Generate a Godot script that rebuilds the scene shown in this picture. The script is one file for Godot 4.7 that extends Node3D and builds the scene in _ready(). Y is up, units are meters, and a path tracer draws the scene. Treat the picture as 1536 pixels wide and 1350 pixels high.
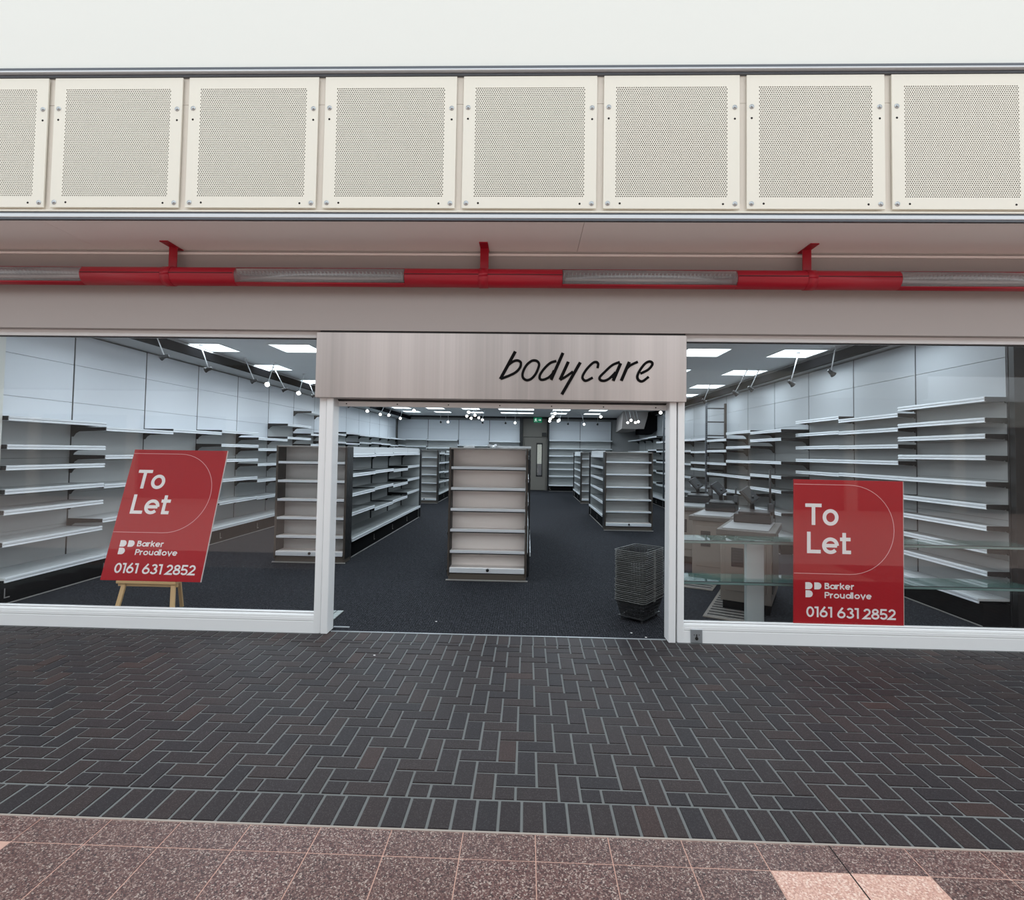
extends Node3D
# Vacant shop unit in a covered mall: shopfront plane at z = 0, interior towards -z, mall floor towards +z.

const U := 0.105            # one brick unit (brick plus joint)
const CEIL := 3.28
var rng := RandomNumberGenerator.new()
var taken := {}
var meshes := {}
var M := {}
const ORD := ["first", "second", "third", "fourth", "fifth", "sixth", "seventh", "eighth", "ninth", "tenth", "eleventh", "twelfth", "thirteenth", "fourteenth", "fifteenth", "sixteenth", "seventeenth", "eighteenth", "nineteenth", "twentieth", "twenty-first", "twenty-second", "twenty-third", "twenty-fourth", "twenty-fifth", "twenty-sixth", "twenty-seventh", "twenty-eighth"]

func _ready() -> void:
	rng.seed = 77
	camera_and_light()
	materials()
	mall_floor()
	mall_shell()
	fascia()
	red_tube()
	shop_shell()
	shopfront()
	sign_panel()
	ceiling_lights()
	wall_bays()
	gondolas()
	boards()
	baskets()
	checkout()
	window_shelves()
	spotlights()
	small_things()

# ---------------------------------------------------------------- camera, sky, light
func camera_and_light() -> void:
	var f := 796.32
	var ya := 0.029
	var pi_ := 0.0357
	var ro := -0.0157
	var ry := Basis(Vector3(cos(ya), 0, sin(ya)), Vector3(0, 1, 0), Vector3(-sin(ya), 0, cos(ya)))
	var rp := Basis(Vector3(1, 0, 0), Vector3(0, cos(pi_), -sin(pi_)), Vector3(0, sin(pi_), cos(pi_)))
	var rr := Basis(Vector3(cos(ro), sin(ro), 0), Vector3(-sin(ro), cos(ro), 0), Vector3(0, 0, 1))
	var cam := Camera3D.new()
	cam.name = "camera"
	cam.projection = Camera3D.PROJECTION_FRUSTUM
	cam.near = 0.1
	cam.far = 200.0
	cam.size = 1350.0 / f * cam.near
	cam.frustum_offset = Vector2(0, -24.1 / f * cam.near)
	cam.transform = Transform3D((rr * rp * ry).transposed(), Vector3(0, 1.6566, 4.8419))
	add_child(cam)
	cam.current = true
	var sky := ProceduralSkyMaterial.new()
	sky.sky_top_color = Color(0.945, 0.972, 0.99)
	sky.sky_horizon_color = Color(0.95, 0.97, 0.98)
	sky.ground_bottom_color = Color(0.5, 0.47, 0.45)
	sky.ground_horizon_color = Color(0.6, 0.58, 0.57)
	sky.sun_angle_max = 1.0
	var e := Environment.new()
	e.background_mode = Environment.BG_SKY
	e.sky = Sky.new()
	e.sky.sky_material = sky
	e.background_energy_multiplier = 1.66
	e.tonemap_mode = Environment.TONE_MAPPER_LINEAR
	e.tonemap_exposure = 1.0
	e.sdfgi_enabled = true
	e.ssao_enabled = true
	e.ssil_enabled = true
	var we := WorldEnvironment.new()
	we.name = "environment"
	we.environment = e
	add_child(we)

# ---------------------------------------------------------------- materials
func mat(c: Color, rough := 0.6, metal := 0.0, spec := 0.5) -> StandardMaterial3D:
	var m := StandardMaterial3D.new()
	m.albedo_color = c
	m.roughness = rough
	m.metallic = metal
	m.metallic_specular = spec
	return m

func c8(r: int, g: int, b: int) -> Color:
	return Color8(r, g, b)

func speckle(size: int, base: Color, cols: Array, n: int, rmin: int, rmax: int) -> ImageTexture:
	var im := Image.create(size, size, false, Image.FORMAT_RGB8)
	im.fill(base)
	for i in n:
		var c: Color = cols[rng.randi() % cols.size()]
		var x := rng.randi() % size
		var y := rng.randi() % size
		for k in 2:
			var w := rng.randi_range(rmin, rmax)
			var h := rng.randi_range(rmin, rmax)
			im.fill_rect(Rect2i((x + rng.randi_range(-1, 1)) % size, (y + rng.randi_range(-1, 1)) % size, w, h), c)
	return ImageTexture.create_from_image(im)

func tri_tex(t: Texture2D, scale: Vector3, rough := 0.6, spec := 0.5) -> StandardMaterial3D:
	var m := mat(Color.WHITE, rough, 0.0, spec)
	m.albedo_texture = t
	m.uv1_triplanar = true
	m.uv1_world_triplanar = true
	m.uv1_scale = scale
	return m

func glass(c: Color, a: float) -> StandardMaterial3D:
	var m := mat(Color(c.r, c.g, c.b, a), 0.02)
	m.transparency = BaseMaterial3D.TRANSPARENCY_ALPHA
	return m

func glow(c: Color, e: float) -> StandardMaterial3D:
	var m := mat(c, 0.5)
	m.emission_enabled = true
	m.emission = c
	m.emission_energy_multiplier = e
	return m

func materials() -> void:
	M.wall = mat(c8(234, 236, 231), 0.8)
	M.fascia = mat(c8(236, 233, 221), 0.55)
	M.fascia_back = mat(c8(232, 225, 214), 0.7)
	M.soffit = mat(c8(247, 239, 236), 0.8)
	M.bulkhead = mat(c8(172, 164, 161), 0.8)
	M.alu = mat(c8(196, 201, 206), 0.35, 0.75)
	M.trim = mat(c8(212, 217, 222), 0.4, 0.15)
	M.alu_dark = mat(c8(96, 100, 106), 0.45, 0.5)
	M.frame = mat(c8(242, 243, 244), 0.45)
	M.bolt = mat(c8(190, 195, 198), 0.3, 0.8)
	M.hole = mat(c8(30, 28, 26), 0.9)
	M.red_tube = mat(c8(164, 8, 34), 0.42)
	M.red_seam = mat(c8(70, 8, 16), 0.6)
	M.white_part = mat(c8(226, 228, 230), 0.45)
	M.shelf = mat(c8(214, 217, 218), 0.5)
	M.strip = mat(c8(228, 232, 236), 0.4)
	M.panel = mat(c8(222, 226, 232), 0.42)
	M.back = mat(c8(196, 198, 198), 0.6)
	M.backing = mat(c8(150, 143, 132), 0.9)  # colour for the shade seen through the fascia perforations
	M.shelf_shaded = mat(c8(158, 161, 161), 0.6)  # shelf colour darkened for shade between gondola shelves and on the dim right wall
	M.far_front = mat(c8(150, 147, 144), 0.7)
	M.tile_pale = mat(c8(234, 208, 196), 0.5)
	M.film = glass(Color(0.95, 0.96, 0.97), 0.35)
	M.track = mat(c8(20, 20, 22), 1.0, 0.0, 0.05)
	M.panel_dimmed = mat(c8(172, 176, 180), 0.5)  # white panel colour greyed to carry the dimness of the right wall
	M.back_grey = mat(c8(168, 170, 170), 0.6)  # greyer back boards; on the right wall they carry the dimness of that side
	M.black = mat(c8(18, 18, 20), 0.5)
	M.upright = mat(c8(52, 52, 54), 0.5, 0.3)
	M.kick = mat(c8(14, 14, 16), 0.85, 0.0, 0.2)
	M.kick_edge = mat(c8(150, 146, 142), 0.5)
	M.brown = mat(c8(74, 66, 60), 0.55)
	M.end_back = mat(c8(244, 237, 233), 0.55)
	M.plinth = mat(c8(98, 90, 82), 0.6)
	M.ceiling = mat(c8(222, 224, 226), 0.9)
	M.grey_wall = mat(c8(170, 171, 172), 0.8)
	M.door = mat(c8(120, 115, 108), 0.55)
	M.chrome = mat(c8(205, 208, 210), 0.2, 0.95)
	M.lamp_dark = mat(c8(40, 40, 42), 0.5)
	M.lamp_glow = glow(Color(1, 0.98, 0.94), 7.0)
	M.panel_glow = glow(Color(0.92, 0.98, 1.0), 2.2)
	M.board = mat(c8(168, 13, 28), 0.5, 0.0, 0.35)
	M.board_edge = mat(c8(205, 190, 188), 0.6)
	M.print_white = mat(c8(238, 236, 236), 0.6)
	M.print_pink = mat(c8(222, 170, 172), 0.6)
	M.letter = mat(c8(10, 9, 10), 0.75, 0.0, 0.25)
	M.wood = mat(c8(196, 164, 118), 0.6)
	M.wire = mat(c8(64, 64, 66), 0.45, 0.3)
	M.wire_rim = mat(c8(116, 116, 114), 0.4, 0.3)
	M.handle = mat(c8(26, 26, 28), 0.5)
	M.beige = mat(c8(136, 128, 120), 0.6)
	M.worktop = mat(c8(150, 152, 154), 0.35)
	M.rim = mat(c8(90, 88, 84), 0.5)
	M.plastic = mat(c8(30, 31, 34), 0.45)
	M.screen = mat(c8(16, 17, 20), 0.15)
	M.post = mat(c8(176, 184, 184), 0.5)
	M.green = glow(c8(20, 120, 84), 0.6)
	M.sign_white = glow(c8(225, 240, 232), 0.7)
	M.glass = glass(Color(0.9, 0.95, 0.95), 0.0)
	M.glass.metallic_specular = 0.42
	M.glass_shelf = glass(Color(0.4, 0.62, 0.58), 0.22)
	M.glass_edge = mat(c8(104, 128, 125), 0.15)
	M.clear = glass(Color(0.62, 0.6, 0.6), 0.4)
	M.mortar = mat(c8(116, 119, 119), 0.9)
	var brick_cols := [c8(49, 42, 43), c8(46, 40, 42), c8(53, 44, 44), c8(43, 39, 42), c8(48, 42, 44), c8(61, 47, 45)]
	for i in brick_cols.size():
		var b: Color = brick_cols[i]
		var t := speckle(128, b, [b.lightened(0.06), b.darkened(0.12), b.lightened(0.1), b.darkened(0.06)], 1500, 1, 3)
		M["brick%d" % i] = tri_tex(t, Vector3.ONE * 6.0, 0.55, 0.36)
	var dark := speckle(512, c8(94, 65, 61), [c8(120, 94, 88), c8(62, 42, 41), c8(158, 136, 128), c8(86, 58, 57), c8(110, 78, 73), c8(48, 34, 35), c8(134, 108, 100), c8(100, 74, 70), c8(184, 168, 158)], 13000, 2, 6)
	M.terrazzo = tri_tex(dark, Vector3.ONE * 2.0, 0.42)
	var dark2 := speckle(512, c8(98, 67, 63), [c8(124, 96, 90), c8(66, 44, 43), c8(164, 142, 134), c8(90, 60, 59), c8(114, 80, 76), c8(52, 36, 37), c8(140, 114, 106), c8(188, 172, 162)], 13000, 2, 6)
	M.terrazzo_b = tri_tex(dark2, Vector3.ONE * 1.9, 0.42)
	var pink := speckle(512, c8(220, 178, 160), [c8(230, 194, 178), c8(206, 158, 142), c8(238, 212, 198), c8(212, 166, 152), c8(192, 146, 132)], 9000, 3, 8)
	M.terrazzo_pink = tri_tex(pink, Vector3.ONE * 2.0, 0.42)
	M.tile_joint = mat(c8(205, 165, 150), 0.8)
	M.joint_dark = mat(c8(34, 26, 26), 0.9)
	M.edge_strip = mat(c8(168, 158, 150), 0.5)
	var cp := Image.create(256, 256, false, Image.FORMAT_RGB8)
	for y in 256:
		for x in 256:
			var v := 0.168 + 0.105 * rng.randfn() + (0.02 if x % 6 < 3 else -0.02)
			v = clampf(v, 0.06, 0.5)
			cp.set_pixel(x, y, Color(v, v * 1.02, v * 1.11))
	M.carpet = tri_tex(ImageTexture.create_from_image(cp), Vector3.ONE * 1.0, 0.95, 0.2)
	var st := Image.create(512, 4, false, Image.FORMAT_RGB8)
	var w := 0.0
	for x in 512:
		w = w * 0.985 + rng.randfn() * 0.006
		var v := clampf(0.80 + w + rng.randfn() * 0.004, 0.6, 0.95)
		for y in 4:
			st.set_pixel(x, y, Color(v * 0.94, v * 0.895, v * 0.88))
	M.steel = tri_tex(ImageTexture.create_from_image(st), Vector3(0.42, 0.3, 0.3), 0.4)
	M.steel.metallic = 0.85

# ---------------------------------------------------------------- building helpers
func surf(smooth := false) -> SurfaceTool:
	var s := SurfaceTool.new()
	s.begin(Mesh.PRIMITIVE_TRIANGLES)
	s.set_smooth_group(0 if smooth else -1)
	return s

func tri(s: SurfaceTool, a: Vector3, b: Vector3, c: Vector3, out: Vector3) -> void:
	if (b - a).cross(c - a).dot(out) > 0.0:
		var t := b
		b = c
		c = t
	s.add_vertex(a)
	s.add_vertex(b)
	s.add_vertex(c)

func quad(s: SurfaceTool, a: Vector3, b: Vector3, c: Vector3, d: Vector3, out: Vector3) -> void:
	tri(s, a, b, c, out)
	tri(s, a, c, d, out)

func box(s: SurfaceTool, at: Vector3, size: Vector3, ch := 0.0, turn := Basis()) -> void:
	var h := size * 0.5
	ch = minf(ch, minf(h.x, minf(h.y, h.z)) * 0.8)
	for ax in 3:
		var u := (ax + 1) % 3
		var v := (ax + 2) % 3
		for sg: float in [-1.0, 1.0]:
			var n := Vector3.ZERO
			n[ax] = sg
			var p: Array[Vector3] = []
			for k: Array in [[-1, -1], [1, -1], [1, 1], [-1, 1]]:
				var q := Vector3.ZERO
				q[ax] = sg * h[ax]
				q[u] = k[0] * (h[u] - ch)
				q[v] = k[1] * (h[v] - ch)
				p.append(at + turn * q)
			quad(s, p[0], p[1], p[2], p[3], turn * n)
	if ch <= 0.0:
		return
	for ax in 3:
		var u := (ax + 1) % 3
		var v := (ax + 2) % 3
		for su: float in [-1.0, 1.0]:
			for sv: float in [-1.0, 1.0]:
				var p: Array[Vector3] = []
				for k: Array in [[-1, 0], [1, 0], [1, 1], [-1, 1]]:
					var q := Vector3.ZERO
					q[ax] = k[0] * (h[ax] - ch)
					q[u] = su * (h[u] - (0.0 if k[1] == 0 else ch))
					q[v] = sv * (h[v] - (ch if k[1] == 0 else 0.0))
					p.append(at + turn * q)
				var n := Vector3.ZERO
				n[u] = su
				n[v] = sv
				quad(s, p[0], p[1], p[2], p[3], turn * n)
	for sx: float in [-1.0, 1.0]:
		for sy: float in [-1.0, 1.0]:
			for sz: float in [-1.0, 1.0]:
				var n := Vector3(sx, sy, sz)
				tri(s, at + turn * (n * Vector3(h.x, h.y - ch, h.z - ch)), at + turn * (n * Vector3(h.x - ch, h.y, h.z - ch)), at + turn * (n * Vector3(h.x - ch, h.y - ch, h.z)), turn * n)

func box_to(s: SurfaceTool, lo: Vector3, hi: Vector3, ch := 0.0) -> void:
	box(s, (lo + hi) * 0.5, hi - lo, ch)

func tube(s: SurfaceTool, a: Vector3, b: Vector3, ra: float, rb := -1.0, n := 10, caps := true) -> void:
	if rb < 0.0:
		rb = ra
	var d := (b - a).normalized()
	var u := d.cross(Vector3.UP if absf(d.y) < 0.9 else Vector3.RIGHT).normalized()
	var v := d.cross(u)
	for i in n:
		var t0 := TAU * i / n
		var t1 := TAU * (i + 1) / n
		var e0 := u * cos(t0) + v * sin(t0)
		var e1 := u * cos(t1) + v * sin(t1)
		quad(s, a + e0 * ra, a + e1 * ra, b + e1 * rb, b + e0 * rb, e0 + e1)
		if caps:
			if ra > 0.0:
				tri(s, a, a + e0 * ra, a + e1 * ra, -d)
			if rb > 0.0:
				tri(s, b, b + e0 * rb, b + e1 * rb, d)

# a convex or simple polygon in a plane (origin o, axes ux uy), thickened along uz
func prism(s: SurfaceTool, poly: PackedVector2Array, o: Vector3, ux: Vector3, uy: Vector3, uz: Vector3) -> void:
	var idx := Geometry2D.triangulate_polygon(poly)
	for k in range(0, idx.size(), 3):
		var a := o + ux * poly[idx[k]].x + uy * poly[idx[k]].y
		var b := o + ux * poly[idx[k + 1]].x + uy * poly[idx[k + 1]].y
		var c := o + ux * poly[idx[k + 2]].x + uy * poly[idx[k + 2]].y
		tri(s, a, b, c, -uz)
		tri(s, a + uz, b + uz, c + uz, uz)
	var area := 0.0
	for i in poly.size():
		area += poly[i].cross(poly[(i + 1) % poly.size()])
	for i in poly.size():
		var p := poly[i]
		var q := poly[(i + 1) % poly.size()]
		var n2 := Vector2((q - p).y, -(q - p).x) * signf(area)
		var a := o + ux * p.x + uy * p.y
		var b := o + ux * q.x + uy * q.y
		quad(s, a, b, b + uz, a + uz, ux * n2.x + uy * n2.y)

func done(s: SurfaceTool) -> ArrayMesh:
	s.generate_normals()
	return s.commit()

func cached(key: String, make: Callable) -> Mesh:
	if not meshes.has(key):
		meshes[key] = make.call()
	return meshes[key]

func box_mesh(size: Vector3, ch := 0.002) -> Mesh:
	return cached("box %s %s" % [size.snapped(Vector3.ONE * 0.0001), ch], func():
		var s := surf()
		box(s, Vector3.ZERO, size, ch)
		return done(s))

func numbered(nm: String) -> String:
	var k: int = taken.get(nm, 0)
	taken[nm] = k + 1
	return nm if k == 0 else "%s_%03d" % [nm, k]

func thing(nm: String, label: String, cat: String, at := Vector3.ZERO, turn := 0.0, group := "") -> Node3D:
	var o := Node3D.new()
	o.name = numbered(nm)
	add_child(o)
	o.position = at
	o.rotation.y = turn
	tag(o, label, cat, group)
	return o

func tag(o: Node3D, label: String, cat: String, group := "") -> void:
	o.set_meta("label", label)
	o.set_meta("category", cat)
	if group:
		o.set_meta("group", group)

func structure(nm: String, label: String, cat: String) -> Node3D:
	var o := thing(nm, label, cat)
	o.set_meta("kind", "structure")
	return o

func part(nm: String, mesh: Mesh, m: Material, parent: Node3D, xf := Transform3D()) -> MeshInstance3D:
	var o := MeshInstance3D.new()
	var k := 0
	var at := nm
	while parent.has_node(at):
		k += 1
		at = "%s_%03d" % [nm, k]
	o.name = at
	o.mesh = mesh
	o.material_override = m
	o.transform = xf
	parent.add_child(o)
	return o

func block(nm: String, a: Vector3, b: Vector3, m: Material, parent: Node3D, ch := 0.002) -> MeshInstance3D:
	var lo := a.min(b)
	var hi := a.max(b)
	return part(nm, box_mesh(hi - lo, ch), m, parent, Transform3D(Basis(), (lo + hi) * 0.5))

func shift(x: float, y: float, z: float) -> Transform3D:
	return Transform3D(Basis(), Vector3(x, y, z))

func light_on(o: Node3D, l: Light3D) -> void:
	l.shadow_enabled = true
	o.add_child(l)

# ---------------------------------------------------------------- mall floor
func brick_shape(w: float, d: float) -> Mesh:
	return cached("brick %.4f %.4f" % [w, d], func():
		var s := surf()
		var t := 0.0025
		var h := Vector3(w * 0.5, 0, d * 0.5)
		var lo: Array[Vector3] = []
		var hi: Array[Vector3] = []
		for k: Array in [[-1, -1], [1, -1], [1, 1], [-1, 1]]:
			lo.append(Vector3(k[0] * h.x, -0.009, k[1] * h.z))
			hi.append(Vector3(k[0] * (h.x - t), 0, k[1] * (h.z - t)))
		quad(s, hi[0], hi[1], hi[2], hi[3], Vector3.UP)
		for i in 4:
			var j := (i + 1) % 4
			quad(s, lo[i], lo[j], hi[j], hi[i], (lo[i] + lo[j]) + Vector3.UP * 0.1)
		return done(s))

func seen(x: float, z: float) -> bool:
	return absf(x - 0.04 * (4.84 - z)) < 1.02 * (4.84 - z) + 0.1

func brick_piece(parent: Node3D, rest: Dictionary, single: bool, x0: float, x1: float, z0: float, z1: float) -> void:
	var j := 0.0052
	var w := x1 - x0 - 2 * j
	var d := z1 - z0 - 2 * j
	if w < 0.02 or d < 0.02:
		return
	var mesh := brick_shape(w, d)
	var roll := rng.randf()
	var k := 0 if roll < 0.27 else 1 if roll < 0.48 else 2 if roll < 0.66 else 3 if roll < 0.82 else 4 if roll < 0.96 else 5
	var xf := Transform3D(Basis.from_euler(Vector3(rng.randf_range(-0.006, 0.006), 0, rng.randf_range(-0.006, 0.006))), Vector3((x0 + x1) * 0.5, rng.randf_range(-0.0012, 0.0012), (z0 + z1) * 0.5))
	if single:
		part("brick", mesh, M["brick%d" % k], parent, xf)
	else:
		if not rest.has(k):
			rest[k] = surf()
		rest[k].append_from(mesh, 0, xf)

func rest_of(rest: Dictionary, nm: String, parent: Node3D) -> void:
	for k: int in rest:
		var s: SurfaceTool = rest[k]
		var o := part(nm, s.commit(), M["brick%d" % k], parent)
		o.set_meta("kind", "stuff")

func zv(v: float) -> float:
	return (21.4 - v) * U

func xu(u: float) -> float:
	return (u - 2.307) * U

func mall_floor() -> void:
	# herringbone field between the shop threshold and the front soldier course
	var field := structure("floor", "dark brown brick paving laid in herringbone in front of the shop", "brick paving")
	block("mortar_bed", Vector3(-9, -0.12, zv(0)), Vector3(9, -0.0044, -0.02), M.mortar, field, 0.0)
	var list := []
	var top := 19.6
	for v in range(-1, 20):
		for u in range(-55, 60):
			var up: bool = posmod(u + v, 4) == 0
			var along: bool = posmod(u + v, 4) == 2
			if not up and not along:
				continue
			var u1 := u + (1 if up else 2)
			var v0 := maxf(v, 0)
			var v1 := minf(v + (2 if up else 1), top)
			if v1 - v0 < 0.3:
				continue
			list.append([v0, v1, u, u1])
	list.sort_custom(func(a, b): return a[0] < b[0] if a[0] != b[0] else a[2] < b[2])
	var rest := {}
	var singles := 0
	for b: Array in list:
		var in_view := seen(xu((b[2] + b[3]) * 0.5), zv(b[0]))
		var single: bool = in_view and singles < 296
		if single:
			singles += 1
		brick_piece(field, rest, single, xu(b[2]), xu(b[3]), zv(b[1]), zv(b[0]))
	rest_of(rest, "far_bricks", field)
	# soldier course along the tiles
	var front := structure("trim_1", "soldier course of dark bricks edging the herringbone paving along the terrazzo tiles", "brick edging")
	block("mortar_bed", Vector3(-9, -0.12, zv(-2.1)), Vector3(9, -0.0034, zv(0)), M.mortar, front, 0.0)
	rest = {}
	for i in range(-50, 54):
		var x := 0.3 + i
		brick_piece(front, rest, seen(xu(x), zv(-2)), xu(x), xu(x + 1), zv(0) + 0.003, zv(-2.04))
	rest_of(rest, "far_bricks", front)
	block("edge_strip", Vector3(-9, -0.02, zv(-2.1) - 0.006), Vector3(9, 0.0015, zv(-2.1) + 0.004), M.edge_strip, front, 0.001)
	# course at the threshold
	var back := structure("trim_2", "course of dark bricks laid square against the shop threshold", "brick edging")
	rest = {}
	for i in range(-50, 54):
		brick_piece(back, rest, seen(xu(i + 0.05), 0.1), xu(i + 0.05), xu(i + 1.05), -0.02 if i > -16 and i < 15 else 0.05, zv(19.62))
	rest_of(rest, "far_bricks", back)
	block("threshold_strip", Vector3(-1.77, -0.02, -0.032), Vector3(1.27, 0.006, -0.02), M.alu, back, 0.002)
	# terrazzo tiles
	var tiles := structure("floor", "speckled brown terrazzo mall tiles with two pale pink tiles", "tiled floor")
	block("tile_bed", Vector3(-26, -0.14, zv(-2.1)), Vector3(26, -0.0015, 26), M.tile_joint, tiles, 0.0)
	var p := 0.3135
	var rows := [[zv(-2.1) + 0.004, 2.6225]]
	for r in 3:
		rows.append([2.6225 + r * p, 2.6225 + (r + 1) * p])
	for r in rows.size():
		for i in range(-11, 12):
			var x0 := 1.0 + i * p
			if not seen(x0 + p * 0.5, rows[r][0]):
				continue
			var pink: bool = r == 1 and (i == 0 or i == 1)
			var j := 0.002
			var jl := 0.003 if i == 1 and r < 3 else j
			var jr := 0.003 if i == 0 and r < 3 else j
			var mm: Material = M.terrazzo_pink if pink else M.terrazzo if rng.randf() < 0.6 else M.terrazzo_b
			block("tile", Vector3(x0 + jl, -0.02, rows[r][0] + j), Vector3(x0 + p - jr, rng.randf_range(-0.0004, 0.0004), rows[r][1] - j), mm, tiles, 0.0012)
	block("expansion_joint", Vector3(1.0 + p - 0.003, -0.02, rows[0][0]), Vector3(1.0 + p + 0.003, -0.0012, rows[2][1]), M.joint_dark, tiles, 0.0)
	block("tile_field", Vector3(-26, -0.02, 2.6225 + 3 * p + 0.002), Vector3(26, 0, 16), M.tile_pale, tiles, 0.0)
	for sd: Array in [[-26.0, 1.0 - 11 * p], [1.0 + 12 * p, 26.0]]:
		block("tile_field", Vector3(sd[0], -0.02, zv(-2.1) + 0.004), Vector3(sd[1], 0, 2.6225 + 3 * p), M.terrazzo, tiles, 0.0)

# ---------------------------------------------------------------- mall walls and soffit
func mall_shell() -> void:
	var up := structure("wall_upper", "plain white mall wall above the perforated fascia", "wall")
	block("wall_face", Vector3(-26, 4.70, 0.55), Vector3(26, 8.2, 0.73), M.wall, up, 0.0)
	var bulk := structure("wall_bulkhead", "grey painted bulkhead between the soffit and the shop windows", "wall")
	block("bulkhead_face", Vector3(-26, 2.745, -0.16), Vector3(26, 3.62, 0.1), M.bulkhead, bulk, 0.0)
	block("cove_strip", Vector3(-26, 3.432, 0.1), Vector3(26, 3.452, 0.122), M.soffit, bulk, 0.004)
	var sof := structure("soffit", "pale soffit over the shopfront with thin board joints", "soffit")
	for sp: Array in [[-26.0, -3.965], [-3.963, 0.4225], [0.4255, 5.1], [5.103, 26.0]]:
		block("soffit_board", Vector3(sp[0], 3.479, 0.1), Vector3(sp[1], 3.5, 0.72), M.soffit, sof, 0.0008)
	block("soffit_backing", Vector3(-26, 3.501, 0.1), Vector3(26, 3.62, 0.66), M.soffit, sof, 0.0)
	# neighbouring walls left and right of the unit, out of the frame
	for sd: Array in [["wall_neighbour_left", -26.0, -6.05, "left"], ["wall_neighbour_right", 5.6, 26.0, "right"]]:
		var n := structure(sd[0], "plain pale wall of the neighbouring unit to the %s" % sd[3], "wall")
		block("wall_face", Vector3(sd[1], 0, -0.16), Vector3(sd[2], 2.745, 0.05), M.bulkhead, n, 0.0)
	# the other side of the mall
	var op := structure("wall_opposite", "shopfronts on the far side of the mall behind the viewer", "wall")
	block("upper_wall", Vector3(-26, 4.3, 12.0), Vector3(26, 5.4, 12.3), M.grey_wall, op, 0.0)
	block("dark_front", Vector3(-26, 0, 12.2), Vector3(26, 2.7, 12.4), M.far_front, op, 0.0)
	block("lintel", Vector3(-26, 2.7, 12.1), Vector3(26, 3.5, 12.4), M.wall, op, 0.0)
	block("plain_fascia", Vector3(-26, 3.5, 11.6), Vector3(3.0, 4.3, 12.3), M.door, op, 0.0)
	block("white_fascia", Vector3(3.0, 3.5, 11.6), Vector3(12.2, 4.3, 12.3), M.wall, op, 0.0)
	for i in 14:
		var x := -23.0 + i * 3.3
		block("pilaster", Vector3(x, 0, 12.05), Vector3(x + 0.35, 2.7, 12.2), M.fascia_back, op, 0.01)

func perforated() -> Mesh:
	# square sheet 1.052 by 1.06 with staggered round holes, front face towards +z, origin at its bottom left
	var W := 1.052
	var H := 1.06
	var mL := 0.09
	var mB := 0.088
	var nx := 51
	var ny := 59
	var cw := (W - 2 * mL) / (nx + 0.5)
	var chh := (H - 2 * mB) / ny
	var r := 0.0056
	var v := PackedVector3Array()
	var q := func(a: Vector2, b: Vector2, c: Vector2, d: Vector2, z: float):
		for p: Vector2 in [a, c, b, a, d, c]:
			v.append(Vector3(p.x, p.y, z))
	for iy in ny:
		var y0 := mB + iy * chh
		var off := cw * 0.5 if iy % 2 == 1 else 0.0
		if off > 0.0:
			q.call(Vector2(mL, y0), Vector2(mL + off, y0), Vector2(mL + off, y0 + chh), Vector2(mL, y0 + chh), 0.0)
		else:
			q.call(Vector2(W - mL - cw * 0.5, y0), Vector2(W - mL, y0), Vector2(W - mL, y0 + chh), Vector2(W - mL - cw * 0.5, y0 + chh), 0.0)
		for ix in nx:
			var c := Vector2(mL + off + (ix + 0.5) * cw, y0 + chh * 0.5)
			var ring: Array[Vector2] = []
			var outr: Array[Vector2] = []
			for k in 8:
				var a := TAU * k / 8.0
				ring.append(c + Vector2(cos(a), sin(a)) * r)
				outr.append(c + Vector2(signf(snappedf(cos(a), 0.01)) * cw * 0.5, signf(snappedf(sin(a), 0.01)) * chh * 0.5))
			for k in 8:
				var k1 := (k + 1) % 8
				q.call(ring[k], outr[k], outr[k1], ring[k1], 0.0)
				for p: Vector3 in [Vector3(ring[k].x, ring[k].y, 0), Vector3(ring[k1].x, ring[k1].y, 0), Vector3(ring[k1].x, ring[k1].y, -0.003), Vector3(ring[k].x, ring[k].y, 0), Vector3(ring[k1].x, ring[k1].y, -0.003), Vector3(ring[k].x, ring[k].y, -0.003)]:
					v.append(p)
	var s := surf()
	for p in v:
		s.add_vertex(p)
	var o := Vector3(0, 0, -0.012)
	box_to(s, Vector3(0, 0, -0.012), Vector3(mL, H, 0), 0.0)
	box_to(s, Vector3(W - mL, 0, -0.012), Vector3(W, H, 0), 0.0)
	box_to(s, Vector3(mL, 0, -0.012), Vector3(W - mL, mB, 0), 0.0)
	box_to(s, Vector3(mL, H - mB, -0.012), Vector3(W - mL, H, 0), 0.0)
	return done(s)

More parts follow.
